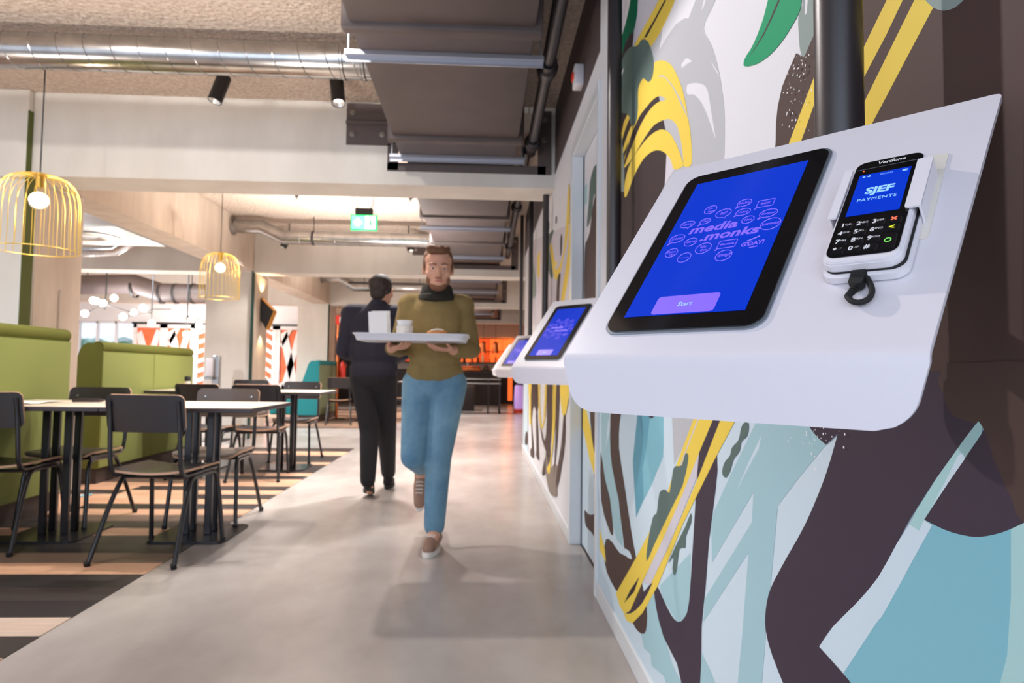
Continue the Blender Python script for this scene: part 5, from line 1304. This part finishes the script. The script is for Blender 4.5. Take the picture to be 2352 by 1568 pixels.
def shoe(t, ankle, heel, toe, side_w, upper, sole, tilt=0):
    """ankle/heel/toe points; builds upper, sole"""
    h, to = V(heel), V(toe); d = (to - h).normalized(); s_ = d.cross(V((0, 0, 1))).normalized(); up = s_.cross(d)
    L = (to - h).length
    outl = []
    for k in range(24):
        a = 2 * PI * k / 24; x = math.cos(a); y = math.sin(a)
        wv = side_w * (0.92 + .16 * x - .12 * (x < -.3)); outl.append((L / 2 + x * L / 2 * 1.02, y * wv))
    so = MB(); so.prism(outl, lambda u, v, w: h + d * u + s_ * v + up * (w - .004), .026)
    m = MB()
    cap(m, h + d * .05 + up * .045, h + d * L * .45 + up * .05, .038, .040); cap(m, h + d * L * .45 + up * .05, h + d * (L - .045) + up * .035, .042, .034); cap(m, h + d * .055 + up * .05, V(ankle), .040, .038)
    skin_over(m, 'shoe_upper', upper, t, .006, 6); so.build('shoe_sole', sole, t, True, True, 50)
    la = MB()
    for k in range(4):
        c = h + d * (L * .42 + k * .022) + up * (.094 - .004 * k); la.tube([c - s_ * .022, c + up * .004, c + s_ * .022], .003, 6)
    la.build('laces', sole, t, True, True)

# ---- man walking towards the camera with a tray
X, Y = -0.275, 3.72
P1 = thing('person', 'man in an olive sweater and blue jeans walking toward the camera with a tray', 'person', (X, Y - .1, 0))
P1.scale = (1, 1, 0.965)
hipL, hipR = V((X + .085, Y, .93)), V((X - .085, Y + .01, .93))
knL, anL = V((X + .035, Y - .075, .515)), V((X + .02, Y - .10, .095))
knR, anR = V((X - .10, Y - .10, .515)), V((X - .095, Y + .29, .40))
shL, shR = V((X + .150, Y + .01, 1.395)), V((X - .150, Y + .01, 1.395))
elL, elR = V((X + .205, Y + .01, 1.135)), V((X - .205, Y - .0, 1.14))
wrL, wrR = V((X + .115, Y - .23, 1.122)), V((X - .215, Y - .235, 1.128))
hc = V((X + .012, Y - .055, 1.605)); yawH = R_(6)
RH = (Matrix.Rotation(PI + yawH, 3, 'Z') @ Matrix.Rotation(R_(-10), 3, 'X')) * 1.10
body = MB()
chain(body, [hipL, knL, anL], [.085, .055, .038]); chain(body, [hipR, knR, anR], [.085, .055, .038])
body.ball((X, Y + .005, .97), (.155, .11, .13), 16, 10); body.ball((X, Y, 1.12), (.14, .10, .17), 16, 10); body.ball((X, Y, 1.30), (.150, .10, .15), 16, 10)
chain(body, [shL, elL, wrL], [.058, .042, .028]); chain(body, [shR, elR, wrR], [.058, .042, .028]); chain(body, [V((X, Y + .02, 1.38)), V((X + .005, Y - .0, 1.52))], [.07, .055])
chain(body, [anL, anL + V((-.005, -.12, -.055))], [.036, .03]); chain(body, [anR, anR + V((0, -.02, -.14))], [.036, .03])
head_parts(body, hc, RH)
hand(body, wrL + V((-.01, -.015, 0)), (-.75, -.62, .05), None, (0, 0, 1), 1.02, .35, 1)
hand(body, wrR + V((.005, -.015, 0)), (.62, -.75, .05), None, (0, 0, 1), 1.02, .35, -1)
skin_over(body, 'body', 'skin', P1, .0055, 4)
sw = MB()
chain(sw, [shL, elL, wrL.lerp(elL, .12)], [.066, .056, .043]); chain(sw, [shR, elR, wrR.lerp(elR, .12)], [.066, .056, .043])
sw.ball((X, Y, 1.31), (.172, .125, .17), 18, 12); sw.ball((X, Y, 1.14), (.160, .122, .2), 18, 12); sw.ball((X, Y + .005, .99), (.165, .128, .12), 18, 12)
cap(sw, shL, shR, .072, .072)
skin_over(sw, 'sweater', 'sweater_olive', P1, .008, 6)
for w_ in (wrL, wrR):
    cf = MB(); e_ = elL if w_ is wrL else elR; cap(cf, w_.lerp(e_, .16), w_.lerp(e_, .28), .044, .046); skin_over(cf, 'cuff', 'sweater_olive', P1, .006, 3)
cl = MB(); cl.lathe([(.085, -.05), (.098, -.03), (.096, .0), (.088, .035), (.078, .05), (.07, .05), (.07, -.04)], (X + .004, Y - .005, 1.465), 22); cl.lathe([(.09, -.035), (.112, -.015), (.105, .01), (.09, .02), (.08, -.03)], (X + .004, Y - .01, 1.44), 22)
cl.build('collar', 'scarf_dark', P1, True, True)
tr = MB(); chain(tr, [hipL, knL, anL + V((0, 0, .03))], [.102, .074, .058]); chain(tr, [hipR, knR, anR.lerp(knR, .06)], [.102, .074, .058]); tr.ball((X, Y + .01, .93), (.172, .128, .12), 16, 10)
cap(tr, hipL + V((-.03, 0, 0)), hipR + V((.03, 0, 0)), .11, .11)
skin_over(tr, 'jeans', 'denim', P1, .008, 6)
sk = MB(); cap(sk, anL + V((0, 0, .01)), anL + V((0, 0, .05)), .045, .047); skin_over(sk, 'sock', 'sock', P1, .006, 3)
sk = MB(); cap(sk, anR.lerp(knR, .02), anR.lerp(knR, .1), .045, .047); skin_over(sk, 'sock', 'sock', P1, .006, 3)
shoe(P1, anL + V((0, 0, .0)), (anL.x + .012, anL.y + .085, .004), (anL.x - .022, anL.y - .20, .004), .046, 'shoe_tan', 'shoe_sole')
shoe(P1, anR + V((0, 0, .0)), (anR.x, anR.y + .075, anR.z - .035), (anR.x, anR.y - .06, anR.z - .27), .046, 'shoe_tan', 'shoe_sole')
fh = lambda x, y, z: hc + RH @ V((x, y, z))
hr = MB()
hr.ball(fh(0, -.026, .054), (.078, .088, .072), 18, 12, RH); hr.ball(fh(0.006, .045, .097), (.055, .036, .026), 16, 10, RH)
for s in (-1, 1): hr.ball(fh(s * .066, -.015, .02), (.014, .045, .05), 12, 8, RH)
for k in range(16):
    a = k * .9; hr.ball(fh(.045 * math.cos(a), .0 + .05 * math.sin(a * 1.3), .108), (.022, .03, .016), 8, 6, RH)
skin_over(hr, 'hair', 'hair_ginger', P1, .005, 3)
bd = MB()
bd.ball(fh(0, .052, -.085), (.045, .036, .033), 16, 10, RH)
for s in (-1, 1): bd.ball(fh(s * .046, .028, -.058), (.017, .035, .032), 12, 8, RH)
bd.ball(fh(0, .088, -.046), (.024, .009, .005), 12, 8, RH); skin_over(bd, 'beard', 'beard', P1, .005, 3)
mo = MB(); mo.ball(fh(0, .0985, -.060), (.018, .004, .0055), 12, 8, RH); mo.build('lips', 'lips', P1, True, True)
for s in (-1, 1):
    e_ = MB().ball(fh(s * .029, .0835, .003), (.0105, .0075, .0055), 12, 8, RH).build('eye', 'eye_white', P1, True, True); MB().ball(fh(s * .029, .0905, .003), (.0048, .002, .0048), 10, 6, RH).build('iris', 'eye_dark', e_, True, False).matrix_parent_inverse = Matrix.Identity(4)
    MB().tube([fh(s * .012, .095, .024), fh(s * .03, .097, .029), fh(s * .048, .086, .024)], .0035, 6).build('eyebrow', 'hair_ginger', P1, True, True)
# tray with lunch
TC_ = V((X - .085, Y - .36, 1.120))
ty = thing('serving_tray', 'white serving tray carried by the man in the olive sweater', 'tray', TC_)
ol = rrect(-.27, .27, -.165, .165, .04, 5)
MB().prism(ol, lambda u, v, w: V((u, v, w)), .006).build('base', 'tray_white', ty, False)
rim = MB(); n_ = len(ol); pr = []
for sc, z in ((1.0, .004), (1.035, .03), (1.06, .034), (1.06, .03), (1.03, .024), (.99, .0)):
    pr.append([V((u * sc, v * (sc + .02 * (sc > 1.01)), z)) for u, v in ol])
vs = [p for ring_ in pr for p in ring_]; fs = [(i * n_ + k, i * n_ + (k + 1) % n_, (i + 1) * n_ + (k + 1) % n_, (i + 1) * n_ + k) for i in range(len(pr) - 1) for k in range(n_)]
rim.mesh(vs, fs); rim.build('rim', 'tray_white', ty)
cu_ = thing('paper_cup', 'white paper cup standing on the carried tray', 'cup', TC_ + V((-.05, .02, .0065))); MB().lathe([(.001, 0), (.03, 0), (.04, .10), (.042, .10), (.042, .104), (.038, .104), (.028, .004), (.001, .004)], n=20).build('cup', 'paper', cu_); MB().lathe([(.0415, .035), (.0425, .035), (.0445, .075), (.0435, .075)], n=20).build('sleeve', 'plastic_cream', cu_)
br_ = thing('bread_roll', 'golden bread roll on a plate on the carried tray', 'bread', TC_ + V((.12, .0, .022))); MB().ball((0, 0, .02), (.055, .04, .026), 16, 10).build('crust', 'bread', br_); MB().tube([(-.03, -.03, .036), (0, -.026, .043), (.03, -.02, .04)], .004, 6).build('score_line', 'plastic_cream', br_)
pl = thing('plate', 'small white plate under the bread roll on the carried tray', 'plate', TC_ + V((.12, .0, .0065))); MB().lathe([(.001, 0), (.05, 0), (.085, .012), (.09, .015), (.085, .0155), (.05, .004), (.001, .004)], n=24).build('dish', 'tray_white', pl); MB().lathe([(.03, 0.0), (.05, 0.0)], n=24).build('foot', 'tray_white', pl)
mc = thing('menu_card', 'white folded card standing at the left of the carried tray', 'card', TC_ + V((-.19, .06, .0075)), R_(-10)); MB().box(-.05, .05, -.001, .001, 0, .15, Matrix.Rotation(R_(10), 4, 'X')).build('front_leaf', 'paper', mc, False); MB().box(-.05, .05, .05, .052, 0.009, .15, Matrix.Rotation(R_(10), 4, 'X') @ Matrix.Translation((0, 0, 0))).build('rear_leaf', 'paper', mc, False)

# ---- man in dark clothes walking away
X, Y = -0.845, 5.06
P2 = thing('person', 'man in dark navy clothes seen from behind, walking away down the hall', 'person', (X, Y, 0))
hipL, hipR = V((X - .08, Y, .91)), V((X + .08, Y, .91))
knL, anL = V((X - .02, Y + .0, .50)), V((X - .01, Y - .10, .125))
knR, anR = V((X + .085, Y + .16, .51)), V((X + .075, Y + .38, .10))
shL, shR = V((X - .18, Y, 1.40)), V((X + .18, Y + .02, 1.40))
elL, elR = V((X - .235, Y + .02, 1.12)), V((X + .23, Y + .04, 1.12))
wrL, wrR = V((X - .12, Y + .20, 1.06)), V((X + .14, Y + .22, 1.06))
hc = V((X + .045, Y + .03, 1.595)); RH = Matrix.Rotation(R_(-28), 3, 'Z') @ Matrix.Rotation(R_(-6), 3, 'X')
body = MB()
chain(body, [hipL, knL, anL], [.085, .055, .037]); chain(body, [hipR, knR, anR], [.085, .055, .037])
body.ball((X, Y, .95), (.15, .11, .13), 16, 10); body.ball((X, Y, 1.1), (.14, .10, .17), 16, 10); body.ball((X, Y, 1.3), (.165, .11, .16), 16, 10)
chain(body, [shL, elL, wrL], [.058, .042, .028]); chain(body, [shR, elR, wrR], [.058, .042, .028]); chain(body, [V((X, Y - .0, 1.37)), V((X + .03, Y + .02, 1.53))], [.07, .054])
head_parts(body, hc, RH)
hand(body, wrL + V((0, .01, 0)), (.5, .85, 0), None, (0, 0, 1), 1.0, .6, -1); hand(body, wrR + V((0, .01, 0)), (-.5, .85, 0), None, (0, 0, 1), 1.0, .6, 1)
chain(body, [anL, anL + V((0, .10, -.08))], [.035, .03]); chain(body, [anR, anR + V((0, .12, -.06))], [.035, .03])
skin_over(body, 'body', 'skin', P2, .0065, 4)
sw = MB()
chain(sw, [shL, elL, wrL.lerp(elL, .1)], [.08, .066, .05]); chain(sw, [shR, elR, wrR.lerp(elR, .1)], [.08, .066, .05]); cap(sw, shL, shR, .085, .085)
sw.ball((X, Y, 1.31), (.205, .145, .17), 18, 12); sw.ball((X, Y, 1.13), (.19, .138, .2), 18, 12); sw.ball((X, Y, .97), (.19, .14, .13), 18, 12); cap(sw, (X, Y - .0, 1.42), (X + .02, Y + .01, 1.47), .085, .072)
skin_over(sw, 'sweater', 'navy_cloth', P2, .009, 6)
tr = MB(); chain(tr, [hipL, knL, anL + V((0, 0, .02))], [.105, .078, .058]); chain(tr, [hipR, knR, anR + V((0, 0, .03))], [.105, .078, .06]); tr.ball((X, Y, .91), (.175, .13, .12), 16, 10)
skin_over(tr, 'trousers', 'black_cloth', P2, .009, 6)
shoe(P2, anL, (anL.x, anL.y - .045, .085), (anL.x - .01, anL.y + .20, .004), .044, 'black_cloth', 'rubber')
shoe(P2, anR, (anR.x, anR.y - .075, .004), (anR.x, anR.y + .20, .004), .044, 'black_cloth', 'rubber')
fh = lambda x, y, z: hc + RH @ V((x, y, z))
hr = MB(); hr.ball(fh(0, -.025, .035), (.086, .098, .092), 18, 12, RH); hr.ball(fh(0, -.05, -.03), (.068, .052, .06), 16, 10, RH); hr.ball(fh(0, -.07, -.01), (.06, .035, .07), 14, 8, RH)
for k in range(22):
    a = k * 2.4; hr.ball(fh(.075 * math.cos(a), -.035 + .065 * math.sin(a), -.02 + .11 * ((k * 7) % 11 / 11.0)), (.022, .022, .022), 8, 6, RH)
skin_over(hr, 'hair', 'hair_dark', P2, .006, 2)
